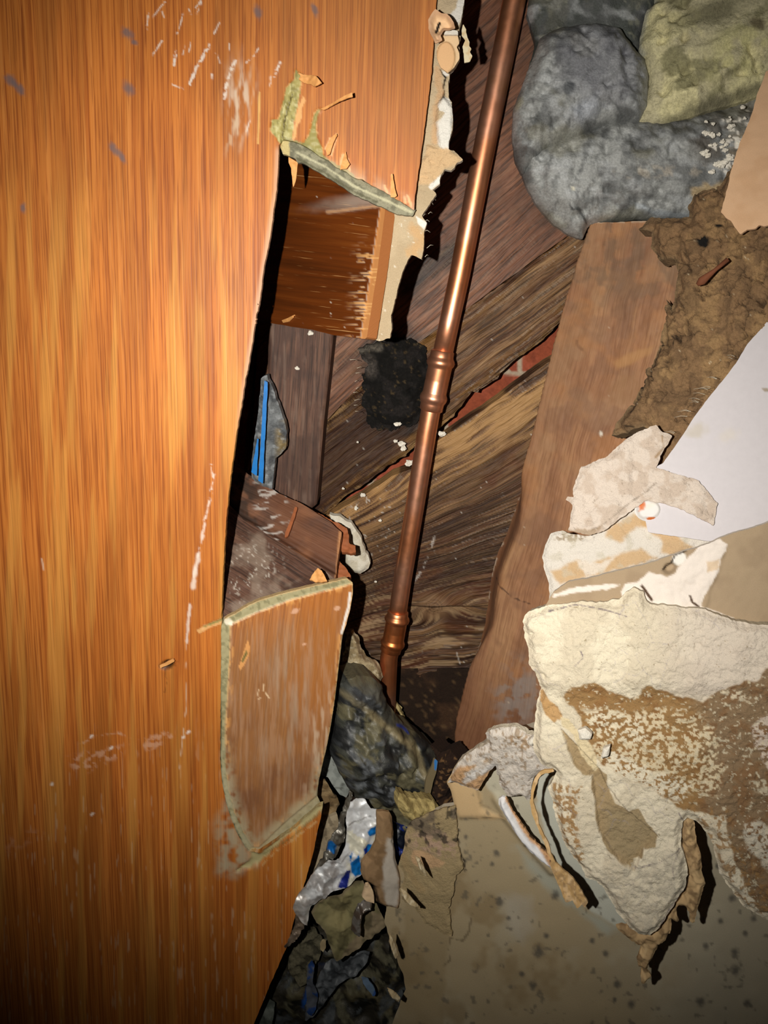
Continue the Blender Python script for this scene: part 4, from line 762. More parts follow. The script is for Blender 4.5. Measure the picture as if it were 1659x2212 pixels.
# lower painted wall
PK = T('c7', '150,940 200,860 330,770 560,700 900,700 2290,900') + T('p', '1950,2600 780,2600 847,2212 865,2164 878,2135 872,2099 858,2066 843,2019 833,1990 838,1950 850,1900 868,1850 880,1800 915,1770 950,1750 985,1745 975,1700 968,1690')
def p_k(X, Y, sd):
    x7 = (X - 900) * 2.186; y7 = (Y - 1250) * 2.186; p = Paint(X, Y, 'a99878')
    g = ss(-300, 300, (x7 - 1000) + (y7 - 1600) * -.25 + 220 * (fbm(X, Y, 130, 4, 3) - .5)); p.put('a9a08a', g, .9); p.put('a9a08a', ss(1700, 2100, y7) * 0 + .0 * g)
    p.put('b5ad96', ss(.5, .7, fbm(X, Y, 90, 4, 13)), .35); p.put('8c7652', ss(.52, .7, fbm(X, Y, 70, 4, 23)) * (1 - g), .6); p.put('927d58', mp(X, Y, T('c8', '1050,960 1300,1000 1330,1150 1290,1250 1270,1692 1000,1692 1000,1400'), 6, 6), .45)
    G = T('c7', '640,700 560,900 560,1010 640,1320 820,1560 960,1640 1010,1600 860,1400 700,1200 640,1000 640,900'); p.put('bfc0b2', mp(X, Y, G, 5, 6, 20)); 
    G = T('c7', '280,900 400,860 440,1000 540,1010 600,1190 650,1330 560,1300 440,1120 380,1030'); p.put('bcb7a2', mp(X, Y, G, 6, 8, 20), .9); p.put('a9ab9c', mp(X, Y, T('c7', '480,1260 640,1400 800,1560 960,1640 900,1680 760,1560 640,1480 520,1360'), 10, 6, 20), .8)
    p.put('d0b082', mp(X, Y, T('c7', '150,930 230,880 300,940 310,1080 420,1120 340,1130 200,1120 160,1000'), 6, 8, 20), .8)
    p.put('b8b4aa', mp(X, Y, T('c7', '400,1480 540,1500 560,1650 500,1720 430,1640'), 14, 10, 20), .35)
    p.put('6a5c44', ml(X, Y, T('c8', '1440,1030 1420,1140 1380,1190 1310,1170 1300,1240 1310,1300 1270,1340'), 1.3, 1, 3, 9), .7); p.put('7b6b50', ml(X, Y, T('c7', '210,1130 330,1120 410,1110 520,1140'), 1.4, 1.2, 2, 14), .7); p.put('8a7656', ml(X, Y, T('c7', '290,980 310,1060 430,1120'), 2, 2, 2, 14), .5)
    p.put('241a10', ml(X, Y, T('c7', '195,1180 200,1280 225,1330 230,1370'), 3, 1.4, 3, 8) * ss(.35, .5, fbm(X, Y, 10, 3, 2))); 
    sp = '395,1525,8|578,1755,11|550,1915,8|615,1680,5|895,1760,6|950,1905,7|1015,2005,7|1340,1992,8|1560,1998,7|1505,1845,9|1500,1760,8|1365,1730,6|1590,1600,6|1490,1505,7|1435,1610,5|830,1700,5|655,1490,8|935,1980,4|380,1290,6|360,1340,4|235,1215,4|435,1600,4|785,1320,6|1420,1350,5|740,1270,4|1550,1670,5|500,1860,5'
    for q in sp.split('|'):
        x, y, r_ = map(float, q.split(',')); p.put('4f4c46', me(X, Y, 900 + x / 2.186, 1250 + y / 2.186, r_, r_ * 1.15, 0, .7, .5, 6, int(x)), .8)
    p.put('5c574c', ss(.70, .8, fbm(X, Y, 16, 3, 61)), .6); return p
def h_k(X, Y, sd): return .003 * fbm(X, Y, 120, 3, 5) + .0022 * mp(X, Y, T('c7', '150,930 230,880 300,940 310,1080 420,1120 200,1120'), 8) + .003 * ml(X, Y, T('c7', '380,1030 440,1130 640,1370'), 8, 8)
o = sheet('wall_lower', PK, LOWER, 3.5, .012, M_paper, 'd6cdb8', h=h_k, paint=p_k, jag=2.5, jf=14, seed=7); tag(o, 'grubby tan painted wall surface with black mould spots at lower right', 'wall', kind='structure')

# ================================================================== big broken plaster sheet
PG = T('c7', '515,210 520,165 545,145 600,125 640,112 700,108 780,95 850,100 905,98 930,88 960,85 990,60 1030,30 1075,50 1090,90 1110,110 1200,115 1290,130 1360,135 1420,160 1490,185 1580,200 1659,208 1720,215 2150,260 2150,1750 1720,1640 1659,1592 1590,1560 1545,1530 1500,1480 1460,1420 1430,1370 1410,1300 1400,1240 1375,1190 1340,1150 1310,1125 1280,1110 1258,1130 1250,1180 1250,1240 1265,1290 1280,1360 1270,1440 1230,1500 1200,1540 1170,1590 1130,1640 1100,1662 1050,1655 1010,1625 980,1590 950,1560 930,1520 900,1470 880,1430 850,1415 800,1395 780,1350 740,1290 710,1240 690,1190 665,1130 650,1060 635,1010 625,975 650,940 665,900 660,890 600,870 560,800 560,740 565,640 580,560 598,500 585,450 560,410 540,380 545,320 525,270')
def p_g(X, Y, sd):
    p = Paint(X, Y, 'e6dbc2'); x7 = (X - 900) * 2.186; y7 = (Y - 1250) * 2.186
    p.put('d0c3aa', ss(.48, .62, fbm(X, Y, 60, 4, 3)), .6); p.put('cdbfb4', ss(1000, 1400, x7) * (1 - ss(500, 600, y7)), .6)
    BR = T('c7', '740,490 850,470 900,500 1010,555 1060,530 1090,490 1140,500 1250,535 1350,560 1440,500 1600,450 1640,400 1720,380 2150,300 2150,1700 1720,1640 1659,1540 1600,1500 1540,1400 1500,1300 1470,1180 1450,1090 1250,1070 1100,950 950,900 880,850 830,780 790,680 760,580 700,540')
    mb = mp(X, Y, BR, 3, 9, 22, 5); p.put('9c7a4e', mb); p.put('8a755c', mb * ss(1330, 1450, x7 + 100 * fbm(X, Y, 50, 3, 3)), .8); p.put('84582e', mb * ss(.5, .66, fbm(X, Y, 20, 4, 6)), .45)
    sp = fbm(X + Y * .2, Y, 6.5, 3, 37, 5.5) + .10 * fbm(X, Y, 70, 3, 38)
    Z1 = mp(X, Y, T('c7', '790,600 900,600 1000,620 1100,600 1300,600 1400,680 1440,850 1440,1000 1350,1000 1200,980 1000,900 880,850 820,700'), 10, 14, 30); p.put('dccba8', mb * Z1 * ss(.555, .59, sp), .95)
    Z2 = mp(X, Y, T('c7', '800,600 1060,640 1080,740 1000,760 900,720 820,700'), 10, 10, 24); p.put('e8dcc0', mb * Z2 * ss(.52, .56, sp), .95)
    Z3 = mp(X, Y, T('c7', '890,780 1050,850 1180,900 1290,950 1260,1010 1100,1000 960,930 900,900'), 5, 10, 24); p.put('e6dcc4', mb * Z3 * ss(.46, .52, sp), .95)
    Z4 = mp(X, Y, T('c7', '1540,1120 1620,1110 1720,1200 1720,1380 1640,1330 1560,1240 1530,1160'), 4, 6, 16); p.put('d9d0bc', mb * Z4 * ss(.40, .46, sp), .95); Z5 = mp(X, Y, T('c7', '1640,620 1720,600 1720,900 1660,900 1590,760 1570,680'), 4, 8, 16); p.put('d8c8b8', mb * Z5 * ss(.46, .52, sp), .9)
    Z6 = mp(X, Y, T('c7', '1440,500 1540,500 1560,550 1500,550 1440,520'), 4, 6, 16); p.put('dccdb0', mb * Z6 * ss(.50, .54, sp), .9); p.put('d8ccb0', mb * ss(.74, .77, sp), .8)
    Z7 = mp(X, Y, T('c7', '1560,930 1640,920 1650,990 1590,980'), 3, 6, 16); p.put('d8ccb0', mb * Z7 * ss(.50, .54, sp), .8)
    # taupe paper islands
    TP = T('c7', '690,690 720,720 760,760 830,850 870,880 905,900 905,960 940,1040 1000,1070 1050,1060 1080,1110 1140,1190 1130,1240 1075,1250 1070,1290 1030,1300 1030,1350 985,1320 960,1300 900,1240 870,1170 855,1110 850,1020 830,960 835,910 790,900 750,850 720,770')
    p.put('a8926e', mp(X, Y, TP, 1.5, 2.5, 14, 2)); p.put('9e8e6e', mp(X, Y, T('c7', '900,1060 1060,1070 1140,1200 1000,1300 900,1240'), 12, 6, 20) * mp(X, Y, TP, 1.5), .6)
    p.put('b8853c', mp(X, Y, T('c7', '600,500 640,560 680,590 700,640 660,660 620,620 590,560'), 2, 4, 8), .8)
    p.put('e0cfa8', mp(X, Y, T('c7', '690,635 730,640 760,690 800,720 850,800 862,880 845,892 800,840 770,790 750,710 700,680'), 1.5, 3, 8), .95)
    LL = T('c7', '650,960 700,950 790,960 770,1020 760,1100 790,1250 800,1360 740,1290 700,1200 665,1100'); p.put('a0763e', mp(X, Y, LL, 4, 10, 16) * ss(.46, .54, fbm(X, Y, 6, 4, 7)), .85)
    p.put('a07c50', mp(X, Y, T('c7', '1270,1030 1470,1060 1500,1200 1659,1400 1659,1592 1500,1480 1400,1240'), 6) * ss(.56, .60, fbm(X, Y, 8, 4, 17)), .85)
    # grey cracks and fuzz
    f1, f2, c = wor(X + 30 * fbm(X, Y, 40, 3, 5), Y + 30 * fbm(X, Y, 40, 3, 6), 70, 5); ck = (1 - ss(0, .025, f2 - f1)) * ss(.45, .6, fbm(X, Y, 60, 3, 19)) * (1 - mb); p.put('9c94a0', ck, .45)
    for s in ('1240,1250 1210,1330 1220,1440', '1290,1370 1270,1450 1210,1520 1180,1560 1150,1620', '1020,1340 1150,1310 1230,1260', '640,140 760,110 900,130 1000,160', '790,320 800,350 760,390', '1240,1080 1260,1130'): p.put('6a5c6c', ml(X, Y, T('c7', s), 1, .8, 1.6, 6), .8)
    p.put('8a7450', ss(.86, .89, fbm(X, Y, 5, 2, 29)), .7); p.put('c9c0ac', mp(X, Y, T('c7', '860,1350 1230,1260 1300,1380 1100,1670 900,1480'), 6, 6) * ss(.45, .6, fbm(X, Y, 8, 4, 39)), .7); return p
def h_g(X, Y, sd):
    x7 = (X - 900) * 2.186; y7 = (Y - 1250) * 2.186
    TPm = mp(X, Y, T('c7', '690,690 760,760 870,880 905,960 1000,1070 1140,1190 1075,1250 1030,1350 960,1300 870,1170 850,1020 835,910 750,850'), 2)
    return .004 * ss(0, 22, sd) + .005 * fbm(X, Y, 60, 5, 3) + .0016 * fbm(X, Y, 8, 4, 9) + .0012 * ridge(X, Y, 40, 4, 12) - .003 * TPm + .004 * (1 - ss(450, 560, y7)) * ss(0, 1, 1)
rough_edge = dict(jag=3, jf=10)
o = sheet('broken_plaster_sheet', PG, PLAST, 2.2, .010, M_gyp, 'cfc4ae', h=h_g, paint=p_g, seed=21, **rough_edge); tag(o, 'large bright broken plaster sheet speckled brown hanging at the right edge', 'plaster')
# left lump of the broken plaster
PJ = T('c7', '155,950 175,905 210,850 240,820 280,795 345,770 335,740 330,720 360,700 400,690 440,692 470,690 500,700 530,720 560,735 600,700 700,690 720,880 650,905 590,905 560,925 548,960 545,1020 530,1040 500,1005 440,1010 400,960 380,870 350,900 300,985 250,975 190,950')
def p_j(X, Y, sd):
    p = Paint(X, Y, 'ddd4c8'); p.put('a8865c', ss(.50, .56, fbm(X, Y, 7, 4, 3)) * mp(X, Y, T('c7', '440,700 560,730 550,790 450,760'), 5, 5), .8); p.put('a8865c', ss(.52, .58, fbm(X, Y, 8, 4, 4)) * mp(X, Y, T('c7', '220,830 400,800 420,860 300,850'), 5, 5), .7)
    p.put('d2a87c', mp(X, Y, T('c7', '160,930 215,865 290,860 240,900 260,930 370,880 350,920 310,985 240,965'), 3, 5, 12)); p.put('e6e2dc', ml(X, Y, T('c7', '240,935 290,900 380,870'), 7, 3, 4, 10), .8); p.put('8d6c3c', ss(.62, .68, fbm(X, Y, 7, 3, 9)), .6)
    p.put('5c4a30', ml(X, Y, T('c7', '290,990 330,960 380,880'), 1.2, .8, 1), .8); p.put('8a8088', (1 - ss(0, .03, wor(X, Y, 40, 4)[1] - wor(X, Y, 40, 4)[0])), .3); return p
o = sheet('broken_plaster_lump', PJ, Pl((1000, 1680, 1.98), (1200, 1640, 2.22), (1100, 1720, 2.05)), 2.6, .004, M_gyp, 'cfc4ae', h=lambda X, Y, sd: .0025 * ss(0, 12, sd) + .004 * fbm(X, Y, 30, 4, 3) + .0014 * fbm(X, Y, 7, 3, 8), paint=p_j, jag=3, jf=8, seed=23); tag(o, 'jagged pale plaster lump at the foot of the reddish stud', 'plaster')
for q, lab in (('760,715 800,705 830,740 820,760 770,760', 'small loose white plaster chip on the taupe paper strip'), ('880,800 915,790 905,840 870,850', 'small loose white plaster chip left of the brown speckled patch'), ('520,770 560,740 580,750 545,790', 'small tilted plaster chip on top of the jagged plaster lump')):
    o = sheet('plaster_chip', T('c7', q), PLAST.off(.09) if '5' != q[0] else Pl((1000, 1680, 2.10), (1200, 1640, 2.30), (1100, 1720, 2.16)), 2.5, .004, M_gyp, h=lambda X, Y, sd: .002 * ss(0, 5, sd), paint=lambda X, Y, sd: Paint(X, Y, 'ece6d8'), jag=1.5, jf=7); tag(o, lab, 'plaster', None)
# torn paper strips standing off the lower wall
def p_strip(a, b2, w_=4):
    return lambda X, Y, sd: Paint(X, Y, a).put(b2, ss(w_ - 1.5, w_ + 1.5, segd(X, Y, T('d5', '560,960 640,1100 740,1240 840,1380 930,1480'), False)) * 0 + ss(.45, .6, fbm(X, Y, 8, 3, 4)), .7)
L1 = T('d5', '485,930 520,910 560,930 590,1010 640,1090 700,1170 770,1270 830,1340 900,1400 950,1470 980,1530 960,1560 900,1520 820,1450 760,1400 700,1330 640,1250 580,1150 520,1050 490,990')
def p_l1(X, Y, sd):
    d = segd(X, Y, T('d5', '565,930 615,1030 700,1170 780,1280 900,1400 980,1530'), False); return Paint(X, Y, 'e6e6e8').put('d9a878', 1 - ss(3.5, 6, d)).put('3a2818', (1 - ss(1, 3, d)) * ss(.45, .55, fbm(X, Y, 6, 3, 8)), .9)
o = sheet('curled_paper_strip', L1, LOWER.off(.14), 2.6, .002, M_paper, h=lambda X, Y, sd: .004 * ss(0, 10, sd), paint=p_l1, jag=1.8, jf=6, seed=31); tag(o, 'white paper strip with a frayed tan edge curling left of the long dark gap', 'paper')
L2 = T('d5', '975,665 985,690 900,700 850,735 830,800 800,870 800,960 830,1060 850,1160 870,1200 930,1320 960,1420 1000,1500 1080,1570 1150,1640 1210,1720 1260,1800 1290,1850 1260,1900 1230,1870 1190,1910 1150,1840 1100,1850 1080,1840 1030,1720 980,1600 950,1530 960,1480 930,1420 900,1330 860,1240 820,1150 785,1060 770,960 780,850 810,740 850,690 900,668')
o = sheet('curled_paper_strip', L2, LOWER.off(.33), 2.6, .0015, M_paper, h=lambda X, Y, sd: .002 * fbm(X, Y, 20, 3, 3), paint=lambda X, Y, sd: Paint(X, Y, 'c09c68').put('dcbc90', ss(.5, .62, fbm(X, Y, 9, 3, 4, 20)), .7).put('8c7050', ss(1780, 1920, Y) * ss(.5, .6, fbm(X, Y, 6, 2, 5)), .6), jag=1.6, jf=7, seed=32); tag(o, 'long thin tan paper edge standing off the lower wall casting the long dark gap', 'paper')
L3 = T('d6', '870,440 930,450 950,520 965,650 1000,760 1010,900 1040,1010 1000,1100 980,1180 960,1240 940,1330 910,1320 900,1240 870,1200 840,1190 800,1180 790,1230 815,1320 800,1330 750,1300 740,1400 700,1480 640,1520 620,1570 580,1640 540,1740 590,1780 560,1800 530,1830 500,1850 490,1780 500,1720 470,1700 455,1650 480,1580 500,1540 440,1500 350,1440 300,1400 280,1360 380,1360 480,1420 600,1400 660,1340 760,1180 880,1080 900,940 860,800 840,600 850,480')
o = sheet('hanging_torn_paper', L3, Pl((1450, 1850, 2.44), (1500, 2000, 2.42), (1390, 2050, 2.36)), 2.6, .002, M_paper, h=lambda X, Y, sd: .004 * crumple(X, Y, 24, 6) + .002 * ss(0, 10, sd), paint=lambda X, Y, sd: Paint(X, Y, 'b89a70').put('8a7050', ss(.48, .6, fbm(X, Y, 12, 4, 4)), .8).put('d0b284', ss(.56, .66, fbm(X, Y, 22, 3, 14)), .7), jag=2.5, jf=7, seed=33); tag(o, 'crumpled brown paper dangling below the broken plaster sheet', 'paper')

# ================================================================== rubble in the bottom of the cavity
DB = Pl((900, 1500, 1.62), (700, 1600, 1.68), (800, 1800, 1.60))
def p_tn(X, Y, sd): return Paint(X, Y, 'b5a380').put('8d7a58', ss(.48, .62, fbm(X, Y, 14, 4, 3)), .8).put('d8cbae', ss(.62, .7, fbm(X, Y, 7, 3, 6)), .7)
o = sheet('fibre_lump', T('c6', '960,470 1000,440 1030,480 1045,540 1080,600 1130,620 1160,660 1180,720 1150,780 1000,760 920,720 940,600'), Pl((750, 1350, 1.60), (830, 1460, 1.60), (740, 1470, 1.62)), 3, .02, M_mud, h=lambda X, Y, sd: .010 * ss(0, 20, sd) + .008 * fbm(X, Y, 12, 4, 3), paint=p_tn, jag=4, jf=8)
tag(o, 'tan fibrous lump wedged between the sawn flap and the pipe end', 'insulation')
o = sheet('yellow_fluff', T('c6', '1225,860 1260,870 1290,910 1312,975 1280,990 1235,960 1215,900'), Pl((850, 1520, 1.52), (870, 1540, 1.52), (850, 1560, 1.53)), 2.5, .01, M_fibre, h=lambda X, Y, sd: .006 * ss(0, 10, sd) + .005 * fbm(X, Y, 8, 3, 3), paint=lambda X, Y, sd: Paint(X, Y, 'b8a672'), jag=3, jf=6)
tag(o, 'small yellow fluff tuft at the lower end of the pipe', 'insulation')
BG = T('c6', '900,730 940,700 1020,690 1095,698 1150,745 1165,800 1190,860 1235,925 1290,990 1340,1010 1400,1060 1430,1090 1480,1130 1530,1200 1545,1280 1520,1370 1450,1430 1400,1470 1420,1530 1380,1575 1300,1590 1260,1640 1240,1600 1200,1500 1150,1510 1100,1470 1040,1440 990,1400 950,1345 920,1290 880,1210 845,1130 860,1040 880,900')
def p_bg(X, Y, sd):
    p = Paint(X, Y, '44453e'); p.put('1c1d1f', ss(.48, .62, fbm(X, Y, 34, 5, 3)), .9); p.put('706a50', ss(.52, .64, fbm(X, Y, 28, 4, 13)), .8); p.put('6a6e72', ss(.54, .66, fbm(X, Y, 20, 4, 23)) * me(X, Y, 790, 1630, 75, 80, 0, .6), .8)
    p.put('8a7e5e', ml(X, Y, T('c6', '920,770 1000,810 1080,890 1180,970 1300,1060 1340,1180 1420,1180'), 7, 5, 5, 12), .85); p.put('223c9a', ml(X, Y, T('c6', '1215,945 1250,965 1285,995'), 2, 1.2, 1), .9)
    p.put('93928c', me(X, Y, 882, 1682, 9, 22, 12, .4, .4, 6), .8); p.put('7d7250', ss(.5, .62, fbm(X, Y, 16, 4, 33)) * ss(1690, 1730, Y), .8); p.put('45484c', me(X, Y, 780, 1480, 50, 24, 10, .4), .6); return p
o = sheet('black_insulation_bag', BG, DB.off(.03), 3, .03, M_blackwrap, h=lambda X, Y, sd: .030 * np.sqrt(np.clip(sd / 70, 0, 1)) + .014 * fbm(X, Y, 60, 3, 3) + .006 * crumple(X, Y, 60, 3), paint=p_bg, jag=2, jf=12)
tag(o, 'crumpled black wrapped insulation bag at the bottom beside the sawn flap', 'insulation')
o = sheet('yellow_wool_pad', T('c6', '1270,1400 1340,1440 1420,1430 1480,1440 1510,1500 1470,1530 1400,1545 1350,1570 1290,1540 1260,1480'), DB.off(.22), 3, .01, M_fibre, h=lambda X, Y, sd: .008 * ss(0, 16, sd) + .008 * fbm(X, Y, 10, 4, 3), paint=lambda X, Y, sd: Paint(X, Y, 'b5a26a').put('8a7848', ss(.5, .6, fbm(X, Y, 12, 4, 3)), .7), jag=4, jf=7)
tag(o, 'dusty yellow wool pad below the black insulation bag', 'insulation')
sheet_specs = [
 ('grey_board_scrap', '850,1125 880,1200 915,1290 960,1350 985,1385 960,1440 920,1420 880,1370 850,1320 810,1310 830,1200', 'c6', DB.off(-.05), .003, 'paper', '9ba09a', '7c817c', 1, 5, 'pale grey board scrap between the sawn flap and the black bag', 'board', M_paper),
 ('crumbling_plaster_edge', '790,1340 820,1320 850,1350 870,1400 905,1430 915,1480 890,1520 870,1560 840,1610 800,1615 790,1540 770,1480', 'c6', DB.off(.0), .008, 'lump', '9c8460', '6c5638', 3, 14, 'crumbling brown plaster edge at the lower right corner of the sawn flap', 'plaster', M_gyp),
 ('pale_paper_strip', '800,1620 850,1560 905,1540 920,1600 900,1700 860,1780 800,1880 740,1936 750,1800', 'c6', DB.off(.02), .003, 'paper', 'b0a084', '9a8a70', 1, 3, 'flat pale paper strip beside the lower edge of the orange panel', 'paper', M_paper),
]
for nm, P, c, pl_, hh_, _, ca, cb, jg, bh, lab, cat, mt in sheet_specs:
    o = sheet(nm, T(c, P), pl_, 3, .004, mt, h=lambda X, Y, sd, hh_=hh_: hh_ * fbm(X, Y, 16, 4, 5), paint=lambda X, Y, sd, ca=ca, cb=cb: Paint(X, Y, ca).put(cb, ss(.5, .62, fbm(X, Y, 14, 4, 8)), .8).put('30261a', ss(.66, .7, fbm(X, Y, 9, 3, 18)), .5), jag=jg, jf=9); tag(o, lab, cat)
# dark rubble bed reaching down
def p_rb(X, Y, sd):
    p = Paint(X, Y, '37332a'); p.put('6a6248', ss(.5, .62, fbm(X, Y, 40, 4, 3)), .8); p.put('11120f', ss(.5, .6, fbm(X, Y, 26, 4, 13)), .9); p.put('77735c', ss(.56, .66, fbm(X - Y * .5, Y, 24, 4, 23)), .7); p.put('5a5f62', ss(.6, .68, fbm(X, Y + X, 30, 4, 33)), .8)
    p.put('1d56a8', me(X, Y, 500 + 490 / 2.765, 1600 + 1440 / 2.765, 10, 26, 20, .4, .5, 8), .9); p.put('16264a', me(X, Y, 500 + 620 / 2.765, 1600 + 1300 / 2.765, 24, 12, 20, .5, .5, 8), .8); p.put('6d7266', me(X, Y, 500 + 190 / 2.765, 1600 + 1570 / 2.765, 22, 28, 20, .5, .5, 10), .8); return p
RB = T('c8', '470,960 560,1000 640,1150 900,1000 960,1080 960,1160 1010,1290 1050,1380 1060,1480 1020,1560 880,2500 -200,2500 150,1600 240,1440 330,1230 380,1100')
o = sheet('dark_insulation_rubble', RB, Pl((700, 1950, 1.48), (850, 2000, 1.50), (650, 2212, 1.44)), 3.5, .03, M_blackwrap, h=lambda X, Y, sd: .022 * crumple(X, Y, 110, 7) + .012 * fbm(X, Y, 40, 3, 3), paint=p_rb, jag=3); tag(o, 'dark mouldy insulation rubble at the very bottom of the picture', 'insulation', kind='stuff')
# torn foil
FL = T('c8', '700,345 740,330 790,335 825,385 860,390 870,420 868,540 862,600 835,650 790,680 775,740 770,780 730,800 690,835 640,862 600,875 560,905 520,930 470,960 455,1010 440,1065 410,1040 380,1010 360,970 370,930 395,895 425,850 460,805 510,750 550,710 575,690 610,690 650,645 675,600 680,540 672,450 690,380')
def p_fo(X, Y, sd):
    p = Paint(X, Y, 'f0f2f4'); x8 = (X - 500) * 2.765; y8 = (Y - 1600) * 2.765
    p.put('8d8078', ss(.48, .62, fbm(X, Y, 16, 4, 3)) * (1 - ss(600, 700, x8)) , .6); p.put('8a7a68', (1 - ss(400, 480, x8)), .6); p.put('fdf6d0', ss(.5, .6, fbm(X, Y, 14, 3, 13)) * ss(440, 520, y8) * ss(660, 700, x8), .6)
    for k, s in enumerate(('800,520 820,490 862,475 868,520 840,545 815,548', '700,700 745,650 757,690 772,740 770,780 730,785 705,760', '775,620 800,590 838,600 832,645 800,665', '690,655 710,640 700,700')): p.put('1684dc', mp(X, Y, T('c8', s), 1.2, 1.5, 6)); 
    for s in ('625,855 655,790 672,735 697,745 695,785 680,850', '780,610 800,600 795,660 780,650'): p.put('1c2c8c', mp(X, Y, T('c8', s), 1.2, 1.5, 6))
    p.put('6a6460', ml(X, Y, T('c8', '690,480 760,450 820,430'), 1.2, 1, 1.5, 6), .6); p.put('6a6460', ml(X, Y, T('c8', '560,700 640,700 690,640'), 1.4, 1, 2, 6), .6); return p
o = sheet('torn_foil', FL, DB.off(.18), 2, .001, M_foil, h=lambda X, Y, sd: .010 * crumple(X, Y, 60, 3) + .003 * fbm(X, Y, 16, 3, 9), paint=p_fo, jag=1.5, jf=7); tag(o, 'bright crumpled silver foil with blue printed patches at bottom centre', 'foil')
o = sheet('torn_foil', T('c8', '690,330 700,290 720,300 700,380 670,450 675,560 640,640 600,700 560,690 540,740 470,800 520,720 555,650 570,590 600,545 630,520 640,440 665,370'), DB.off(.12), 2.5, .001, M_foil, h=lambda X, Y, sd: .008 * crumple(X, Y, 22, 5), paint=lambda X, Y, sd: Paint(X, Y, '5c564c').put('8d8a80', ss(.5, .6, fbm(X, Y, 12, 4, 3)), .7).put('1a74c4', mp(X, Y, T('c8', '570,590 590,575 628,615 605,655 565,635'), 1.5)), jag=1.5, jf=8); tag(o, 'dark creased foil strip with one blue square left of the bright foil', 'foil')
o = sheet('torn_foil', T('c8', '930,420 960,470 1000,490 1050,500 1060,560 1030,640 1000,690 990,740 1020,790 1035,830 1010,870 990,830 1000,790 975,720 960,620 955,520'), DB.off(.10), 2.5, .001, M_foil, h=lambda X, Y, sd: .006 * crumple(X, Y, 16, 5), paint=lambda X, Y, sd: Paint(X, Y, '1c2230').put('22389a', ss(.5, .6, fbm(X, Y, 14, 4, 3)), .8).put('7a7e84', ss(.6, .68, fbm(X, Y, 9, 4, 5)), .8), jag=1.5, jf=8); tag(o, 'dark blue foil strip right of the brown paper scrap', 'foil')
o = sheet('torn_foil', T('c8', '440,1000 445,1070 420,1120 380,1180 340,1215 320,1235 308,1215 340,1170 370,1120 378,1060 370,985'), DB.off(.12), 2.5, .001, M_foil, h=lambda X, Y, sd: .006 * crumple(X, Y, 14, 6), paint=lambda X, Y, sd: Paint(X, Y, '8a7866').put('5e5044', ss(.5, .6, fbm(X, Y, 12, 3, 3)), .7), jag=1.5, jf=6); tag(o, 'brownish foil tail pointing down beside the orange panel', 'foil')
o = sheet('foil_scroll', T('c8', '760,975 790,955 835,955 835,990 785,1010 770,1070 772,1135 750,1150 712,1125 720,1080 730,1030'), DB.off(.26), 2, .002, M_foil, h=lambda X, Y, sd: .006 * ss(0, 8, sd) + .003 * crumple(X, Y, 10, 6), paint=lambda X, Y, sd: Paint(X, Y, '75706a').put('4a3a2c', ss(.45, .6, fbm(X, Y, 10, 3, 3)), .8).put('f0e8d0', ml(X, Y, T('c8', '775,1010 830,990'), 1.6, 1)), jag=1); tag(o, 'small rolled piece of foil on the olive paper scrap', 'foil')
BP = T('c8', '865,415 900,412 942,420 955,450 962,500 960,580 970,640 975,700 990,740 1002,790 1012,860 1008,930 990,985 950,985 900,972 860,950 850,900 850,860 820,840 785,820 772,780 775,720 800,690 830,650 860,600 868,520')
o = sheet('brown_paper_scrap', BP, DB.off(.22), 2.5, .003, M_paper, h=lambda X, Y, sd: .003 * fbm(X, Y, 30, 3, 3) + .004 * ss(0, 8, sd), paint=lambda X, Y, sd: Paint(X, Y, '8e7252').put('6e5538', ss(.5, .62, fbm(X, Y, 20, 4, 3)), .6).put('b8b0a4', mp(X, Y, T('c8', '925,560 960,560 972,700 985,800 990,920 960,965 920,950 895,880 890,740 910,640'), 4, 5, 12), .9).put('e6dccb', ss(.86, .89, fbm(X, Y, 5, 2, 7)), .8).put('30200f', ml(X, Y, T('c8', '850,860 870,950'), 2.5, 1.5, 1, 8)), jag=1.2, jf=8); tag(o, 'upright brown paper scrap with a whitish streak beside the bright foil', 'paper')
OP = T('c8', '470,1000 520,940 570,920 640,890 700,850 780,820 800,870 795,940 850,930 880,1000 918,1080 870,1120 800,1170 720,1235 650,1262 612,1275 590,1230 570,1170 545,1100 500,1060')
o = sheet('olive_paper_scrap', OP, DB.off(.16), 2.5, .002, M_paper, h=lambda X, Y, sd: .010 * crumple(X, Y, 60, 8) + .002 * fbm(X, Y, 10, 3, 3), paint=lambda X, Y, sd: Paint(X, Y, '7a7350').put('958a60', me(X, Y, 730, 1960, 22, 50, 10, .6), .8).put('8c7c62', mp(X, Y, T('c8', '790,960 860,1000 918,1080 720,1235 640,1262 690,1180 740,1150 780,1100'), 3, 4, 10), .9).put('7c6e58', (1 - ss(0, 5, sd)), .7).put('454028', ss(.5, .62, fbm(X, Y, 24, 4, 3)), .6), jag=1.5, jf=8); tag(o, 'creased olive coloured paper scrap below the bright foil', 'paper')
o = sheet('tan_paper_chip', T('c8', '800,850 815,845 835,870 850,920 850,965 800,950 780,930'), DB.off(.28), 2, .002, M_paper, h=lambda X, Y, sd: .002 * fbm(X, Y, 12, 3, 3), paint=lambda X, Y, sd: Paint(X, Y, 'd0b490'), jag=1, jf=6); tag(o, 'small pale tan paper chip under the brown paper scrap', 'paper')
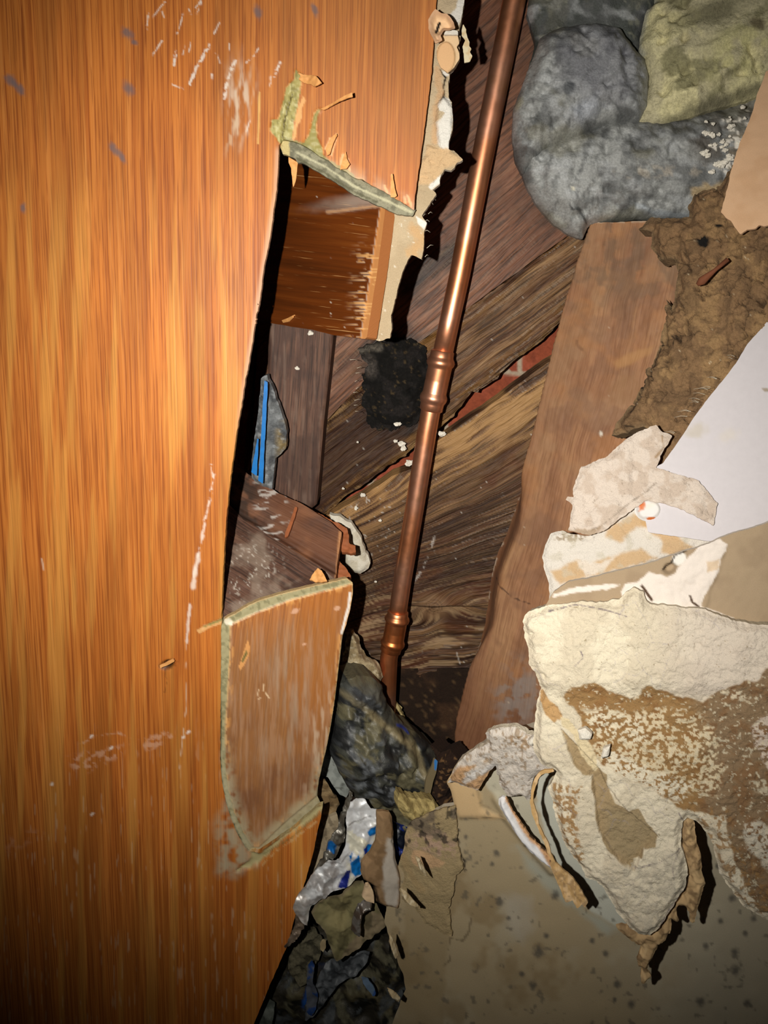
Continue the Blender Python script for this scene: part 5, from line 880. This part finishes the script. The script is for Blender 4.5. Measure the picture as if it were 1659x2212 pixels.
# dusty fringe where the wall board is torn
FR = T('c8', '1040,560 1060,490 1110,460 1200,420 1260,400 1340,385 1350,480 1350,600 1370,700 1390,760 1340,800 1330,900 1300,1000 1320,1150 1270,1150 1160,1080 1100,1000 1020,940 1010,880 1040,800 1010,740 1010,690 1040,640')
def p_fr(X, Y, sd):
    p = Paint(X, Y, 'a8946e'); x8 = (X - 500) * 2.765; y8 = (Y - 1600) * 2.765; p.put('6a5e50', ss(.48, .62, fbm(X, Y, 24, 4, 3)) * (1 - ss(560, 660, y8)), .85); p.put('b89a84', ss(.42, .56, fbm(X, Y, 10, 4, 4)) * me(X, Y, 937, 1822, 60, 22, 8, .6, .5, 10), .9); p.put('2c2620', ss(.6, .68, fbm(X, Y, 12, 4, 13)) * (1 - ss(600, 700, y8)), .8)
    p.put('c8a47c', mp(X, Y, T('c8', '1090,640 1160,650 1220,680 1285,715 1250,745 1160,755 1100,730 1080,700'), 2, 3, 8)); p.put('a89068', ml(X, Y, T('c8', '1030,680 1060,760 1100,830 1145,880'), 7, 3, 3, 8), .8); p.put('2a2012', ml(X, Y, T('c8', '1355,560 1365,650 1400,690 1395,740'), 2, 1.2, 3, 6), .9); return p
o = sheet('torn_board_fringe', FR, LOWER.off(.02), 2.5, .002, M_gyp, h=lambda X, Y, sd: .003 * fbm(X, Y, 26, 4, 3) + .001 * ss(0, 10, sd), paint=p_fr, jag=3.5, jf=8); tag(o, 'dusty frayed paper fringe left of the lower painted wall', 'paper')
for k, (s, lab) in enumerate((('1095,690 1120,700 1150,760 1172,820 1150,800 1120,760', 'thin pointed paper shred hanging from the dusty fringe'), ('1010,880 1040,900 1100,970 1135,1005 1060,980 1020,930', 'pointed tan paper shred low on the dusty fringe'), ('945,1150 965,1190 985,1240 998,1290 975,1300 955,1250 940,1200', 'small ragged paper shred on the wall edge above the rubble'), ('930,1480 970,1500 1010,1540 1000,1560 950,1530', 'short brown paper shred at the bottom edge of the wall'))):
    o = sheet('paper_shred', T('c8', s), Pl((870, 1800, 2.02), (990, 1750, 2.05), (900, 2000, 1.98)), 2, .001, M_paper, h=lambda X, Y, sd: .004 * ss(0, 8, sd), paint=p_tn, jag=1, jf=6, seed=k + 1); tag(o, lab, 'paper')
GR = T('c6', '1480,1120 1540,1160 1600,1150 1640,1200 1640,1260 1600,1340 1570,1430 1600,1480 1560,1520 1500,1490 1480,1420 1500,1300 1520,1220')
o = sheet('dirt_clump', GR, Pl((950, 1650, 1.72), (980, 1650, 1.74), (960, 1720, 1.72)), 2.5, .02, M_mud, h=lambda X, Y, sd: .008 * fbm(X, Y, 8, 4, 3) + .006 * ss(0, 12, sd), paint=lambda X, Y, sd: Paint(X, Y, '2a1a10').put('7a5a38', ss(.62, .68, fbm(X, Y, 5, 3, 3)), .8).put('141a3c', ss(.6, .66, fbm(X, Y, 14, 3, 13)) * ss(1700, 1730, Y), .7), jag=3, jf=8); tag(o, 'dark granular dirt clump at the foot of the reddish stud', 'dirt')
a_ = sheet('blue_edged_scrap', T('c6', '1490,1210 1510,1230 1500,1290 1480,1360 1460,1440 1430,1430 1440,1330 1470,1270'), DB.off(.2), 2.5, .002, M_paper, paint=lambda X, Y, sd: Paint(X, Y, '75684c').put('2a78c0', mp(X, Y, T('c6', '1490,1215 1510,1225 1500,1285 1488,1280'), 1)), jag=1); tag(a_, 'narrow scrap with a blue tip between the black bag and the dirt clump', 'scrap')

shards = [
 ('620,1290 660,1255 740,1235 835,1225 815,1300 760,1370 700,1400 640,1440 600,1490 550,1560 500,1620 450,1640 440,1570 500,1470 530,1380 570,1310', '5e6266', '2c3034', 'crumpled grey plastic sheet lying across the dark rubble', 'scrap', M_blackwrap, .10, .012),
 ('380,1110 440,1080 500,1100 545,1170 540,1260 500,1340 470,1430 420,1440 370,1400 345,1300 360,1200', '6c6650', '3a3628', 'olive fibrous scrap left of the small tan chip in the dark rubble', 'scrap', M_fibre, .08, .010),
 ('528,1205 545,1185 562,1190 565,1235 548,1260 530,1245', 'c8b692', 'a08c68', 'small tan chip in the middle of the dark rubble', 'paper', M_paper, .16, .002),
 ('60,1720 130,1640 180,1560 230,1530 262,1560 255,1640 235,1740', '7a8078', '50564e', 'grey green cloth scrap at the lower end of the orange panel', 'scrap', M_paper, .10, .006),
 ('780,1400 815,1415 850,1460 868,1500 850,1515 815,1480 790,1440', '7f98b4', '2c5cae', 'small blue and white foil shred in the dark rubble', 'foil', M_foil, .12, .004),
 ('460,1330 480,1300 500,1340 490,1440 520,1500 510,1590 480,1640 455,1600 450,1480', '6a6e78', '1d4f9c', 'upright foil shred with blue print in the dark rubble', 'foil', M_foil, .14, .006)]
RBP = Pl((700, 1950, 1.48), (850, 2000, 1.50), (650, 2212, 1.44))
for k, (P_, ca, cb, lab, cat, mt, of, hh_) in enumerate(shards):
    o = sheet('rubble_scrap', T('c8', P_), RBP.off(of), 2.5, .001, mt, h=lambda X, Y, sd, hh_=hh_, k=k: hh_ * crumple(X, Y, 34, k), paint=lambda X, Y, sd, ca=ca, cb=cb, k=k: Paint(X, Y, ca).put(cb, ss(.5, .6, fbm(X, Y, 16, 4, k + 3)), .85), jag=2, jf=8, seed=k + 50); tag(o, lab, cat)
